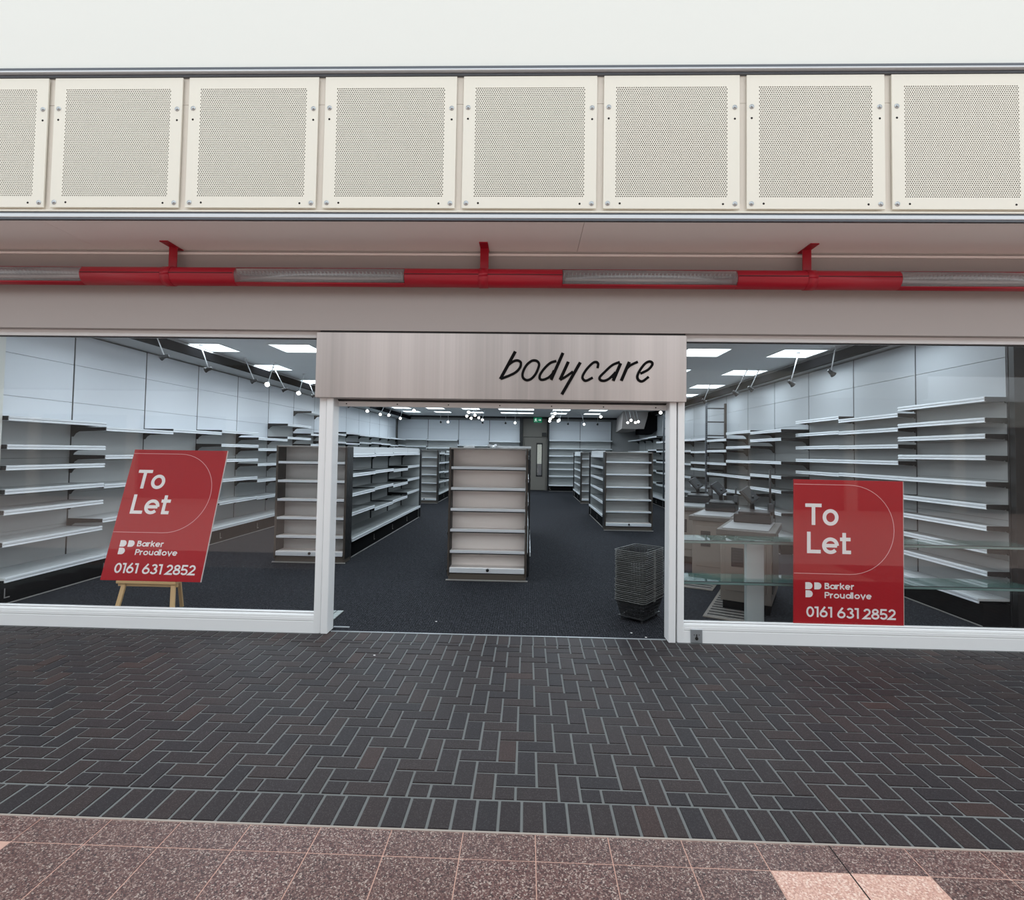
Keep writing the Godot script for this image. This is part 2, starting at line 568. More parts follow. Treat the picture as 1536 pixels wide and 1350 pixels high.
func fascia() -> void:
	var base := structure("trim_3", "cream backing and silver edge channels of the fascia band", "fascia")
	block("backing_sheet", Vector3(-26, 3.50, 0.60), Vector3(26, 4.425, 0.722), M.fascia_back, base, 0.0)
	block("backing_sheet", Vector3(-26, 4.428, 0.60), Vector3(26, 4.70, 0.722), M.fascia_back, base, 0.0)
	# top channel
	block("top_channel", Vector3(-26, 4.684, 0.6), Vector3(26, 4.708, 0.768), M.alu_dark, base, 0.002)
	block("top_bead", Vector3(-26, 4.668, 0.6), Vector3(26, 4.683, 0.775), M.trim, base, 0.003)
	block("top_lip", Vector3(-26, 4.646, 0.6), Vector3(26, 4.667, 0.745), M.alu_dark, base, 0.002)
	# bottom channel
	block("bottom_ledge", Vector3(-26, 3.540, 0.6), Vector3(26, 3.552, 0.752), M.fascia, base, 0.002)
	block("bottom_groove", Vector3(-26, 3.523, 0.6), Vector3(26, 3.540, 0.742), M.alu_dark, base, 0.001)
	block("bottom_bead", Vector3(-26, 3.490, 0.6), Vector3(26, 3.522, 0.756), M.trim, base, 0.004)
	block("bottom_lip", Vector3(-26, 3.474, 0.722), Vector3(26, 3.489, 0.75), M.alu_dark, base, 0.002)
	var sheet := perforated()
	var bs := surf(true)
	tube(bs, Vector3(0, 0, 0), Vector3(0, 0, 0.004), 0.019, 0.018, 14)
	tube(bs, Vector3(0, 0, 0.004), Vector3(0, 0, 0.010), 0.0105, 0.008, 6)
	var bolt := done(bs)
	var hs := surf(true)
	tube(hs, Vector3(0, 0, 0.0002), Vector3(0, 0, 0.0008), 0.0085, -1.0, 10)
	var hole := done(hs)
	var spot := ["half cut off by the left edge of the picture", "second from the left", "third from the left", "left of the middle, fourth in the row", "nearest the middle, fifth in the row", "sixth from the left", "second from the right", "at the right end of the row"]
	for i in range(-1, 9):
		var x0 := -4.973 + i * 1.1075
		var which: String = "just beyond the left edge of the picture" if i < 0 else "just beyond the right edge of the picture" if i > 7 else spot[i]
		var p := thing("perforated_panel", "square cream perforated metal fascia panel, %s" % which, "panel", Vector3(x0, 3.573, 0.75), 0.0, "perforated panels along the fascia")
		part("sheet", sheet, M.fascia, p)
		for yy: float in [0.02, 1.04]:
			part("fixing_rail", box_mesh(Vector3(1.0, 0.03, 0.012), 0.0), M.fascia_back, p, shift(0.526, yy, -0.020))
		part("hole_shade_sheet", box_mesh(Vector3(0.9, 0.9, 0.004), 0.0), M.backing, p, shift(0.526, 0.53, -0.018))  # dark sheet stands in for the shade behind the holes
		for q: Array in [[0.037, 0.808], [1.014, 0.803], [0.034, 0.040], [1.016, 0.038]]:
			part("bolt", bolt, M.bolt, p, shift(q[0], q[1], 0))
		for q: Array in [[0.037, 0.717], [1.015, 0.712], [0.128, 0.040], [0.924, 0.036]]:
			part("fixing_hole", hole, M.hole, p, shift(q[0], q[1], 0))

# ---------------------------------------------------------------- red tube light under the soffit
func arc_shell(x0: float, x1: float, r0: float, r1: float, a0: float, a1: float, n: int) -> Mesh:
	var s := surf(true)
	for i in n:
		var t0 := lerpf(a0, a1, float(i) / n)
		var t1 := lerpf(a0, a1, float(i + 1) / n)
		var e0 := Vector3(0, sin(t0), cos(t0))
		var e1 := Vector3(0, sin(t1), cos(t1))
		var a := Vector3(x0, 0, 0)
		var b := Vector3(x1, 0, 0)
		quad(s, a + e0 * r1, a + e1 * r1, b + e1 * r1, b + e0 * r1, e0 + e1)
		quad(s, a + e0 * r0, a + e1 * r0, b + e1 * r0, b + e0 * r0, -(e0 + e1))
		quad(s, a + e0 * r0, a + e1 * r0, a + e1 * r1, a + e0 * r1, Vector3.LEFT)
		quad(s, b + e0 * r0, b + e1 * r0, b + e1 * r1, b + e0 * r1, Vector3.RIGHT)
	for t: float in [a0, a1]:
		var e := Vector3(0, sin(t), cos(t))
		var side := Vector3(0, -cos(t), sin(t)) * (1.0 if t == a0 else -1.0)
		quad(s, Vector3(x0, 0, 0) + e * r0, Vector3(x1, 0, 0) + e * r0, Vector3(x1, 0, 0) + e * r1, Vector3(x0, 0, 0) + e * r1, side)
	return done(s)

func red_tube() -> void:
	var t := thing("tube_light_rail", "long red tube with grey clear lamp covers hung under the soffit", "light fitting", Vector3(0, 3.193, 0.215))
	var wins := [[-5.5, -4.0], [-2.61, -1.095], [0.283, 1.788], [3.165, 4.68]]
	var r := 0.081
	var x := -7.2
	var full := []
	for w: Array in wins:
		full.append([x, w[0]])
		x = w[1]
	full.append([x, 7.4])
	for fsec: Array in full:
		var s := surf(true)
		tube(s, Vector3(fsec[0], 0, 0), Vector3(fsec[1], 0, 0), r, -1.0, 28)
		var tb := part("tube", done(s), M.red_tube, t)
		part("seam", box_mesh(Vector3(fsec[1] - fsec[0] - 0.01, 0.007, 0.007), 0.001), M.red_seam, tb, shift((fsec[0] + fsec[1]) * 0.5, r * sin(0.12), r * cos(0.12)))
	for w: Array in wins:
		part("tube", arc_shell(w[0], w[1], r - 0.004, r, 1.15, TAU - 0.92, 22), M.red_tube, t)
		var cover := part("lamp_cover", arc_shell(w[0] + 0.004, w[1] - 0.004, r - 0.006, r - 0.003, -0.92, 1.15, 12), M.clear, t)
		part("reflector", arc_shell(w[0] + 0.01, w[1] - 0.01, 0.034, 0.037, PI * 0.55, PI * 1.45, 8), M.alu, cover)
		var fl := surf(true)
		tube(fl, Vector3(w[0] + 0.03, -0.012, 0.008), Vector3(w[1] - 0.03, -0.012, 0.008), 0.013, -1.0, 10)
		part("lamp", done(fl), M.white_part, cover)
		var fins := surf()
		var n := int((w[1] - w[0]) / 0.034)
		for i in n:
			box(fins, Vector3(w[0] + 0.02 + i * 0.034, 0.018, 0.045), Vector3(0.005, 0.03, 0.035))
		var lv := part("louvre_fins", done(fins), M.white_part, cover)
		lv.set_meta("kind", "stuff")
	for bx: float in [-3.23, -0.405, 2.42]:
		var s := surf()
		box(s, Vector3(bx, 0.281, -0.02), Vector3(0.075, 0.010, 0.25), 0.002)
		box(s, Vector3(bx, 0.18, -0.03), Vector3(0.075, 0.20, 0.012), 0.002)
		var b := part("bracket", done(s), M.red_tube, t)
		part("strap", arc_shell(bx - 0.04, bx + 0.04, r, r + 0.005, 0, TAU, 28), M.red_tube, b)

# ---------------------------------------------------------------- shop interior shell
func shop_shell() -> void:
	var fl := structure("floor", "dark charcoal blue ribbed carpet of the empty shop", "carpet")
	block("carpet", Vector3(-6.1, -0.12, -19.3), Vector3(5.2, 0.004, -0.03), M.carpet, fl, 0.0)
	var ce := structure("ceiling", "grey suspended ceiling of the shop with square light panels", "ceiling")
	block("ceiling_board", Vector3(-6.1, CEIL, -19.3), Vector3(5.2, CEIL + 0.15, -0.16), M.ceiling, ce, 0.0)
	var wl := structure("wall_left", "left wall of the shop behind the white shelving bays", "wall")
	block("wall_face", Vector3(-6.1, 0, -19.3), Vector3(-5.93, CEIL, 0.0), M.grey_wall, wl, 0.0)
	block("corner_pier", Vector3(-5.93, 0, -0.5), Vector3(-5.44, CEIL, 0.0), M.wall, wl, 0.003)
	var wr := structure("wall_right", "right wall of the shop behind the white shelving bays", "wall")
	block("wall_face", Vector3(5.0, 0, -19.3), Vector3(5.2, CEIL, -0.0), M.grey_wall, wr, 0.0)
	block("dark_end_panel", Vector3(4.80, 0, -0.58), Vector3(4.93, 2.95, -0.52), M.black, wr, 0.002)
	block("corner_pier", Vector3(4.93, 0, -0.58), Vector3(5.0, CEIL, -0.0), M.bulkhead, wr, 0.002)
	var wb := structure("wall_back", "back wall of the shop with a fire door", "wall")
	block("wall_face", Vector3(-6.1, 0, -19.3), Vector3(5.2, CEIL, -19.02), M.grey_wall, wb, 0.0)
	for sd: Array in [["trim_4", -5.93, -5.28, -5.3, "left"], ["trim_5", 4.62, 5.0, 4.6, "right"]]:
		var tr := structure(sd[0], "dropped ceiling edge with a black lighting track along the %s wall" % sd[4], "ceiling edge")
		block("dropped_soffit", Vector3(sd[1], 3.125, -18.9), Vector3(sd[2], CEIL, -0.5), M.grey_wall, tr, 0.0)
		var fx: float = sd[3]
		block("black_track", Vector3(fx - 0.03, 3.105, -18.9), Vector3(fx + 0.03, CEIL - 0.04, -0.5), M.track, tr, 0.0)
	var bt := structure("trim_6", "dark shadow gap between the ceiling and the back wall", "ceiling edge")
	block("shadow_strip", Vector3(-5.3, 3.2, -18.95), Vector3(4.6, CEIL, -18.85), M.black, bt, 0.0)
	# boxed bulkhead at the back right
	var bb := structure("wall_boxing", "grey slanted boxed-in bulkhead hanging at the back right of the shop", "bulkhead")
	var s := surf()
	var poly := PackedVector2Array([Vector2(3.50, -15.0), Vector2(4.42, -15.0), Vector2(4.42, -18.8), Vector2(3.9, -18.8)])
	prism(s, poly, Vector3(0, 2.62, 0), Vector3.RIGHT, Vector3.BACK, Vector3(0.06, 0.66, 0))
	part("boxing", done(s), M.bulkhead, bb)
	s = surf()
	prism(s, PackedVector2Array([Vector2(4.13, 2.42), Vector2(4.6, 2.42), Vector2(4.9, 2.66), Vector2(5.0, 3.25), Vector2(4.5, 3.25), Vector2(4.33, 2.62), Vector2(4.13, 2.62)]), Vector3(0, 0, -14.96), Vector3.RIGHT, Vector3.UP, Vector3(0, 0, -0.6))
	part("black_duct", done(s), M.track, bb)
	# fire door in the back wall
	var d := structure("door_1", "grey flush fire door with a tall narrow vision panel in the back wall", "door")
	block("door_leaf", Vector3(-0.13, 0.02, -18.96), Vector3(0.84, 2.36, -18.90), M.door, d, 0.003)
	block("over_panel", Vector3(-0.2, 2.38, -18.96), Vector3(0.88, CEIL - 0.02, -18.9), M.door, d, 0.003)
	block("door_frame", Vector3(0.85, 0.0, -19.0), Vector3(0.9, 2.37, -18.88), M.door, d, 0.003)
	block("door_frame", Vector3(-0.2, 0.0, -19.0), Vector3(-0.14, 2.37, -18.88), M.door, d, 0.003)
	var vf := surf()
	for q: Array in [[0.41, 0.45], [0.65, 0.69]]:
		box_to(vf, Vector3(q[0], 0.62, -18.9), Vector3(q[1], 2.12, -18.885))
	for q: Array in [[0.62, 0.68], [2.06, 2.12]]:
		box_to(vf, Vector3(0.41, q[0], -18.9), Vector3(0.69, q[1], -18.885))
	var vp := part("vision_frame", done(vf), M.black, d)
	part("vision_glass", box_mesh(Vector3(0.2, 1.38, 0.006), 0.0), M.clear, vp, shift(0.55, 1.37, -18.893))
	part("glow_sheet", box_mesh(Vector3(0.2, 0.86, 0.004), 0.0), glow(c8(196, 202, 192), 0.6), vp, shift(0.55, 1.62, -18.898))  # glowing sheet stands in for the brightness seen through the vision glass
	block("door_closer", Vector3(0.66, 2.42, -18.9), Vector3(0.84, 2.58, -18.82), M.black, d, 0.01)
	block("dark_jamb", Vector3(-0.34, 0.0, -19.0), Vector3(-0.21, CEIL - 0.05, -18.7), M.black, d, 0.003)
	block("dark_jamb", Vector3(0.9, 0.0, -19.0), Vector3(0.965, CEIL - 0.05, -18.7), M.black, d, 0.003)

# ---------------------------------------------------------------- shopfront frames and glass
func shopfront() -> void:
	for sd: Array in [["window_1", -5.93, -1.86, "left", -1.91, -1.845], ["window_2", 1.36, 5.0, "right", 1.352, 1.412]]:
		var w := structure(sd[0], "large shop window with a white frame to the %s of the doorway" % sd[3], "window")
		var xa: float = sd[1]
		var xb: float = sd[2]
		block("pane", Vector3(xa, 0.165, -0.034), Vector3(xb, 2.70, -0.022), M.glass, w, 0.0)
		# sill profile
		var s := surf()
		prism(s, PackedVector2Array([Vector2(-0.08, 0), Vector2(0.035, 0), Vector2(0.035, 0.004), Vector2(0.03, 0.100), Vector2(0.026, 0.104), Vector2(0.026, 0.108), Vector2(0.032, 0.112), Vector2(0.030, 0.136), Vector2(0.024, 0.139), Vector2(0.024, 0.143), Vector2(0.028, 0.146), Vector2(0.024, 0.158), Vector2(-0.004, 0.160), Vector2(-0.004, 0.165), Vector2(-0.08, 0.165)]), Vector3(xa, 0, 0), Vector3.BACK, Vector3.UP, Vector3(xb - xa, 0, 0))
		part("sill", done(s), M.frame, w)
		block("glazing_bead", Vector3(xa, 0.168, -0.020), Vector3(xb, 0.180, -0.004), M.frame, w, 0.002)
		block("gasket", Vector3(xa, 0.160, -0.021), Vector3(xb, 0.168, -0.006), M.black, w, 0.0)
		block("head", Vector3(xa, 2.692, -0.08), Vector3(xb, 2.76, 0.02), M.frame, w, 0.003)
		block("gasket", Vector3(xa, 2.684, -0.03), Vector3(xb, 2.692, -0.006), M.black, w, 0.0)
		block("jamb", Vector3(sd[4], 0, -0.08), Vector3(sd[5], 2.745, 0.035), M.frame, w, 0.004)
	var d := structure("door_2", "wide open shop doorway with white posts and a shutter rail", "doorway")
	for q: Array in [[-1.838, -1.775], [1.272, 1.335]]:
		block("post", Vector3(q[0], 0, -0.10), Vector3(q[1], 2.135, 0.055), M.frame, d, 0.006)
	for q: Array in [[-1.848, -1.836], [1.333, 1.352]]:
		block("post_gap", Vector3(q[0], 0, -0.07), Vector3(q[1], 2.135, 0.0), M.upright, d, 0.0)
	var rail := block("shutter_rail", Vector3(-1.80, 2.07, -0.12), Vector3(1.30, 2.118, -0.08), M.frame, d, 0.003)
	var rv := surf(true)
	for i in 7:
		tube(rv, Vector3(-1.45 + i * 0.48, 0, 0.02), Vector3(-1.45 + i * 0.48, 0, 0.024), 0.006, -1.0, 8)
	part("rivets", done(rv), M.upright, rail)
	block("shutter_box", Vector3(-1.84, 2.12, -0.155), Vector3(1.34, 2.745, -0.06), M.lamp_dark, d, 0.0)

func ribbon(s: SurfaceTool, pts: PackedVector2Array, w: float, o: Vector3, ux: Vector3, uy: Vector3, uz: Vector3) -> void:
	var closed := pts.size() > 2 and pts[0].distance_to(pts[pts.size() - 1]) < 0.0005
	var n := pts.size() - (1 if closed else 0)
	var L := PackedVector2Array()
	var R := PackedVector2Array()
	for i in n:
		var d0 := Vector2.ZERO
		var d1 := Vector2.ZERO
		if i > 0 or closed:
			d0 = (pts[i] - pts[(i - 1 + n) % n]).normalized()
		if i < n - 1 or closed:
			d1 = (pts[(i + 1) % n] - pts[i]).normalized()
		if d0 == Vector2.ZERO:
			d0 = d1
		if d1 == Vector2.ZERO:
			d1 = d0
		var t := (d0 + d1).normalized()
		var nn := Vector2(-t.y, t.x)
		var k := 0.5 * w / maxf(0.35, nn.dot(Vector2(-d0.y, d0.x)))
		L.append(pts[i] + nn * k)
		R.append(pts[i] - nn * k)
	for i in (n if closed else n - 1):
		var j := (i + 1) % n
		var q: Array[Vector3] = []
		for p: Vector2 in [L[i], L[j], R[j], R[i]]:
			q.append(o + ux * p.x + uy * p.y)
		quad(s, q[0] + uz, q[1] + uz, q[2] + uz, q[3] + uz, uz)
		quad(s, q[0], q[1], q[1] + uz, q[0] + uz, q[0] - q[3])
		quad(s, q[3], q[2], q[2] + uz, q[3] + uz, q[3] - q[0])
	if not closed:
		for e: Array in [[0, 1], [n - 1, n - 2]]:
			var a := o + ux * L[e[0]].x + uy * L[e[0]].y
			var b := o + ux * R[e[0]].x + uy * R[e[0]].y
			var dir := pts[e[0]] - pts[e[1]]
			quad(s, a, b, b + uz, a + uz, ux * dir.x + uy * dir.y)

func smooth_line(p: Array) -> PackedVector2Array:
	# Catmull-Rom through the points
	var out := PackedVector2Array()
	var n := p.size()
	var closed: bool = n > 3 and p[0] == p[n - 1]
	for i in n - 1:
		var b := Vector2(p[i][0], p[i][1])
		var c := Vector2(p[i + 1][0], p[i + 1][1])
		var ia := (i - 1 + n - 1) % (n - 1) if closed else maxi(i - 1, 0)
		var id := (i + 2) % (n - 1) if closed else mini(i + 2, n - 1)
		var a := Vector2(p[ia][0], p[ia][1])
		var d := Vector2(p[id][0], p[id][1])
		var steps := 6 if n > 2 else 1
		for k in steps:
			out.append(b.cubic_interpolate(c, a, d, float(k) / steps))
	out.append(Vector2(p[n - 1][0], p[n - 1][1]))
	return out

func sign_panel() -> void:
	var t := thing("shop_sign", "brushed steel sign panel over the doorway with black bodycare lettering", "shop sign", Vector3(0, 0, 0))
	block("panel", Vector3(-1.93, 2.132, -0.04), Vector3(1.408, 2.728, 0.1), M.steel, t, 0.003)
	block("shadow_gap", Vector3(-1.90, 2.728, -0.04), Vector3(1.40, 2.746, 0.085), M.black, t, 0.0)
	var letters := [
		["b", [[-0.119, 2.568], [-0.25, 2.317]], [[-0.185, 2.44], [-0.143, 2.474], [-0.103, 2.487], [-0.074, 2.475], [-0.067, 2.452], [-0.079, 2.416], [-0.116, 2.378], [-0.171, 2.349], [-0.246, 2.32]]],
		["o", [[0.074, 2.484], [0.095, 2.458], [0.09, 2.423], [0.066, 2.367], [0.031, 2.326], [-0.009, 2.31], [-0.041, 2.325], [-0.052, 2.355], [-0.041, 2.401], [-0.011, 2.452], [0.034, 2.486], [0.074, 2.484]]],
		["d", [[0.25, 2.486], [0.196, 2.467], [0.146, 2.42], [0.109, 2.367], [0.102, 2.332], [0.12, 2.315], [0.16, 2.324], [0.202, 2.353], [0.246, 2.41]], [[0.308, 2.559], [0.205, 2.316]], [[0.232, 2.40], [0.205, 2.335]]],
		["y", [[0.357, 2.48], [0.285, 2.317]], [[0.285, 2.317], [0.333, 2.344], [0.40, 2.392]], [[0.464, 2.475], [0.303, 2.187]]],
		["c", [[0.618, 2.426], [0.623, 2.462], [0.605, 2.48], [0.573, 2.469], [0.523, 2.417], [0.49, 2.363], [0.487, 2.331], [0.516, 2.311], [0.576, 2.34]]],
		["a", [[0.815, 2.482], [0.748, 2.453], [0.679, 2.389], [0.639, 2.345], [0.645, 2.319], [0.68, 2.313], [0.724, 2.334], [0.78, 2.39]], [[0.823, 2.471], [0.758, 2.314]], [[0.778, 2.39], [0.756, 2.335]]],
		["r", [[0.9, 2.484], [0.83, 2.315]], [[0.859, 2.396], [0.903, 2.449], [0.975, 2.486]]],
		["e", [[0.999, 2.381], [1.063, 2.414], [1.098, 2.451], [1.103, 2.477], [1.078, 2.49], [1.038, 2.469], [0.994, 2.41], [0.972, 2.357], [0.984, 2.322], [1.019, 2.313], [1.072, 2.353]]]]
	for l: Array in letters:
		var s := surf()
		for k in range(1, l.size()):
			var heavy: bool = l[k].size() == 2
			ribbon(s, smooth_line(l[k]), 0.028 if heavy else 0.0225, Vector3(0, 0, 0.1), Vector3.RIGHT, Vector3.UP, Vector3(0, 0, 0.006 + 0.001 * k))
		part("letter", done(s), M.letter, t)

# ---------------------------------------------------------------- lettering for the boards: strokes of a plain geometric sans
func arc(cx: float, cy: float, rx: float, ry: float, a0: float, a1: float, n := 14) -> Array:
	var out := []
	for i in n + 1:
		var a := deg_to_rad(lerpf(a0, a1, float(i) / n))
		out.append([cx + rx * cos(a), cy + ry * sin(a)])
	return out

func glyph(ch: String, t: float) -> Array:
	# [advance, strokes...] with cap height 1 and stroke width t
	var h := t * 0.5
	var xr := 0.385 - h
	var yo := 0.37
	match ch:
		"T": return [0.84, [[0, 1 - h], [0.8, 1 - h]], [[0.4, 0], [0.4, 1 - h]]]
		"L": return [0.68, [[h, 1], [h, h], [0.63, h]]]
		"P": return [0.74, [[h, 0], [h, 1]], [[h, 1 - h], [0.40, 1 - h]] + arc(0.40, 0.69, 0.31 - h, 0.31 - h, 90, -90) + [[h, 0.38 + h]]]
		"B": return [0.74, [[h, 0], [h, 1]], [[h, 1 - h], [0.38, 1 - h]] + arc(0.38, 0.755, 0.245 - h, 0.245 - h, 90, -90) + [[h, 0.51 + h]], [[h, 0.51 + h], [0.40, 0.51 + h]] + arc(0.40, 0.295 , 0.295 - h + 0.02, 0.295 - h, 90, -90) + [[h, h]]]
		"o": return [0.86, arc(0.40, yo, xr, xr, 0, 360, 28)]
		"e": return [0.84, [[0.06, yo], [0.40 + xr, yo]], arc(0.40, yo, xr, xr, 0, 318, 26)]
		"t": return [0.54, [[0.19, 0.98], [0.19, h], [0.50, h]], [[0.0, 0.76 - h], [0.48, 0.76 - h]]]
		"a": return [0.86, arc(0.38, yo, xr - 0.01, xr, 0, 360, 26), [[0.76, 0], [0.76, 0.75]]]
		"r": return [0.50, [[h, 0], [h, 0.75]], arc(0.36, 0.42, 0.36 - h, 0.34 - h, 180, 80, 8)]
		"k": return [0.68, [[h, 0], [h, 1.04]], [[h, 0.30], [0.56, 0.74]], [[0.26, 0.42], [0.60, 0.0]]]
		"u": return [0.78, [[h, 0.75], [h, 0.33]] + arc(0.34, 0.33, 0.34 - h, 0.33 - h, 180, 360, 12) + [[0.68 - h, 0.75]], [[0.68 - h, 0], [0.68 - h, 0.75]]]
		"d": return [0.88, arc(0.38, yo, xr - 0.01, xr, 0, 360, 26), [[0.76, 0], [0.76, 1.04]]]
		"l": return [0.30, [[h, 0], [h, 1.04]]]
		"v": return [0.74, [[0.05, 0.76], [0.35, 0.03], [0.65, 0.76]]]
		"0": return [0.74, arc(0.35, 0.5, 0.35 - h, 0.5 - h, 0, 360, 28)]
		"1": return [0.46, [[0.28, 0], [0.28, 1 - h], [0.0, 1 - h]]]
		"6": return [0.76, arc(0.36, 0.33, 0.36 - h, 0.33 - h, 0, 360, 26), [[0.48, 1.0], [0.12, 0.50]]]
		"3": return [0.74, arc(0.34, 0.735, 0.29 - h, 0.265 - h, 160, -90, 16), arc(0.34, 0.295, 0.35 - h, 0.295 - h, 90, -160, 18)]
		"2": return [0.72, arc(0.34, 0.68, 0.32 - h, 0.32 - h, 170, -38, 16) + [[0.06, h], [0.68, h]]]
		"8": return [0.76, arc(0.36, 0.735, 0.30 - h, 0.265 - h, 0, 360, 24), arc(0.36, 0.29, 0.36 - h, 0.29 - h, 0, 360, 26)]
		"5": return [0.74, [[0.62, 1 - h], [0.13, 1 - h], [0.09, 0.52]] + arc(0.33, 0.32, 0.35 - h, 0.32 - h, 125, -155, 18)]
	return [0.30]

func lettering(words: String, x: float, y: float, cap: float, t: float, width: float) -> Mesh:
	var adv := 0.0
	for ch in words:
		adv += glyph(ch, t)[0]
	var kx := width / (adv * cap)
	var s := surf()
	var at := 0.0
	for ch in words:
		var g := glyph(ch, t)
		for k in range(1, g.size()):
			var pts := PackedVector2Array()
			for p: Array in g[k]:
				pts.append(Vector2(x + (at + p[0]) * cap * kx, y + p[1] * cap))
			ribbon(s, pts, t * cap, Vector3.ZERO, Vector3.RIGHT, Vector3.UP, Vector3(0, 0, 0.0012 + 0.0006 * k))
		at += g[0]
	return done(s)

func board_parts(t: Node3D, W: float, H: float) -> void:
	# front face at local z = 0, origin at the bottom left corner; k turns measured board units into metres
	var k := W / 889.0
	var b := block("board", Vector3(0, 0, -0.012), Vector3(W, H, 0), M.board, t, 0.0015)
	block("edge_tape", Vector3(W, 0, -0.012), Vector3(W + 0.004, H, 0.0005), M.board_edge, t, 0.0)
	var pt := func(x: float, y: float): return [x * k, H - y * k]
	# outline of a large letter D
	var line := []
	line.append(pt.call(2, 39))
	line.append(pt.call(455, 39))
	for i in 25:
		var a := deg_to_rad(90.0 - 180.0 * i / 24.0)
		line.append(pt.call(455 + 360.0 * cos(a), 406 - 367.0 * sin(a)))
	line.append(pt.call(2, 773))
	var ls := surf()
	var pl := PackedVector2Array()
	for p: Array in line:
		pl.append(Vector2(p[0], p[1]))
	ribbon(ls, pl, 4.2 * k, Vector3.ZERO, Vector3.RIGHT, Vector3.UP, Vector3(0, 0, 0.001))
	var ctr := Vector3(W, H, -0.012) * -0.5
	part("outline", done(ls), M.print_pink, b, Transform3D(Basis(), ctr))
	for w: Array in [["To", 94, 374, 177, 0.165, 282], ["Let", 108, 607, 177, 0.165, 364], ["Barker", 250, 897, 50, 0.19, 243], ["Proudlove", 250, 971, 50, 0.19, 384], ["0161", 102, 1128, 86, 0.165, 218], ["631", 352, 1132, 86, 0.165, 184], ["2852", 562, 1134, 86, 0.165, 266]]:
		part("lettering", lettering(w[0], w[1] * k, H - w[2] * k, w[3] * k, w[4], w[5] * k), M.print_white, b, Transform3D(Basis(), ctr))
	# three half-round blocks of the emblem
	for q: Array in [[94, 845], [167, 845], [96, 911]]:
		var poly := PackedVector2Array()
		var x0: float = q[0] * k
		var y0: float = H - (q[1] + 57) * k
		var s57 := 57.0 * k
		poly.append(Vector2(x0, y0))
		for i in 13:
			var a := deg_to_rad(-90.0 + 15.0 * i)
			poly.append(Vector2(x0 + s57 * 0.52 + s57 * 0.5 * cos(a), y0 + s57 * 0.5 + s57 * 0.5 * sin(a)))
		poly.append(Vector2(x0, y0 + s57))
		var es := surf()
		prism(es, poly, Vector3.ZERO, Vector3.RIGHT, Vector3.UP, Vector3(0, 0, 0.0012))
		part("emblem", done(es), M.print_white, b, Transform3D(Basis(), ctr))

func boards() -> void:
	var W := 0.968
	var H := 1.292
	var r := thing("letting_board", "upright red To Let board standing flat against the right shop window", "sign board", Vector3(2.412, 0.166, -0.048), 0.0, "red letting boards")
	r.rotation.z = -0.004
	board_parts(r, W, H)
	var l := thing("letting_board", "red To Let board leaning back on a wooden easel in the left window", "sign board", Vector3(-4.055, 0.384, -0.155), 0.0, "red letting boards")
	l.rotation = Vector3(-atan2(0.385, 1.247), 0, 0)
	board_parts(l, 0.975, 1.305)
	var e := thing("easel", "small pale wooden easel holding the left red letting board", "easel", Vector3.ZERO)
	var bar := func(a: Vector3, b: Vector3, w: float, d: float):
		var s := surf()
		var ax := (b - a).normalized()
		var side := Vector3.BACK.cross(ax).normalized()
		box(s, (a + b) * 0.5, Vector3(w, a.distance_to(b), d), 0.003, Basis(side, ax, side.cross(ax)))
		return done(s)
	part("leg", bar.call(Vector3(-3.845, 0.005, -0.07), Vector3(-3.80, 1.35, -0.495), 0.042, 0.022), M.wood, e)
	part("leg", bar.call(Vector3(-3.285, 0.005, -0.07), Vector3(-3.56, 1.35, -0.495), 0.042, 0.022), M.wood, e)
	part("back_leg", bar.call(Vector3(-3.565, 0.005, -0.64), Vector3(-3.62, 1.2, -0.475), 0.036, 0.02), M.wood, e)
	part("ledge", box_mesh(Vector3(0.58, 0.026, 0.075), 0.003), M.wood, e, shift(-3.605, 0.369, -0.185))
	part("stop_bar", box_mesh(Vector3(0.58, 0.03, 0.018), 0.003), M.wood, e, shift(-3.605, 0.34, -0.185))

# ---------------------------------------------------------------- ceiling light panels
func ceiling_lights() -> void:
	var S := 0.64
	var rows := [-1.55, -3.52, -5.50, -7.62, -9.5, -11.3, -13.1, -14.85, -16.6]  # nearest row is unseen, added to light the front displays and carpet
	var near := [-5.13, -3.71, -2.29, -0.87, 1.32, 2.74, 4.17]
	var far := [-4.72, -3.45, -2.12, -0.76, -0.09, 1.25, 2.6]
	var rim := surf()
	for q: Array in [[0, 1], [0, -1], [1, 0], [-1, 0]]:
		var lng := S + 0.03
		box(rim, Vector3(q[0] * (S * 0.5 + 0.008), -0.004, q[1] * (S * 0.5 + 0.008)), Vector3(0.016 if q[0] != 0 else lng, 0.012, 0.016 if q[1] != 0 else lng), 0.002)
	var rim_mesh := done(rim)
	for r in rows.size():
		var cols: Array = far if r >= 7 else near
		for c in cols.size():
			if r < 7 and r > 3 and c % 2 == 1:
				continue
			if cols[c] > 3.3 and r >= 7:
				continue
			var t := thing("ceiling_light", "square white ceiling light panel, %s row from the shopfront, %s from the left wall" % [ORD[r], ORD[c]], "ceiling light", Vector3(cols[c], CEIL, rows[r]), 0.0, "square ceiling light panels")
			part("rim", rim_mesh, M.white_part, t)
			part("diffuser", box_mesh(Vector3(S, 0.008, S), 0.0), M.panel_glow, t, shift(0, -0.003, 0))
			var l := AreaLight3D.new()
			l.name = "lamp"
			l.area_size = Vector2(S, S)
			l.area_normalize_energy = false
			l.light_color = Color(0.90, 0.96, 1.0)
			l.light_energy = 2.8
			l.area_range = 30.0
			l.position = Vector3(0, -0.02, 0)
			l.rotation.x = -PI / 2
			light_on(t, l)

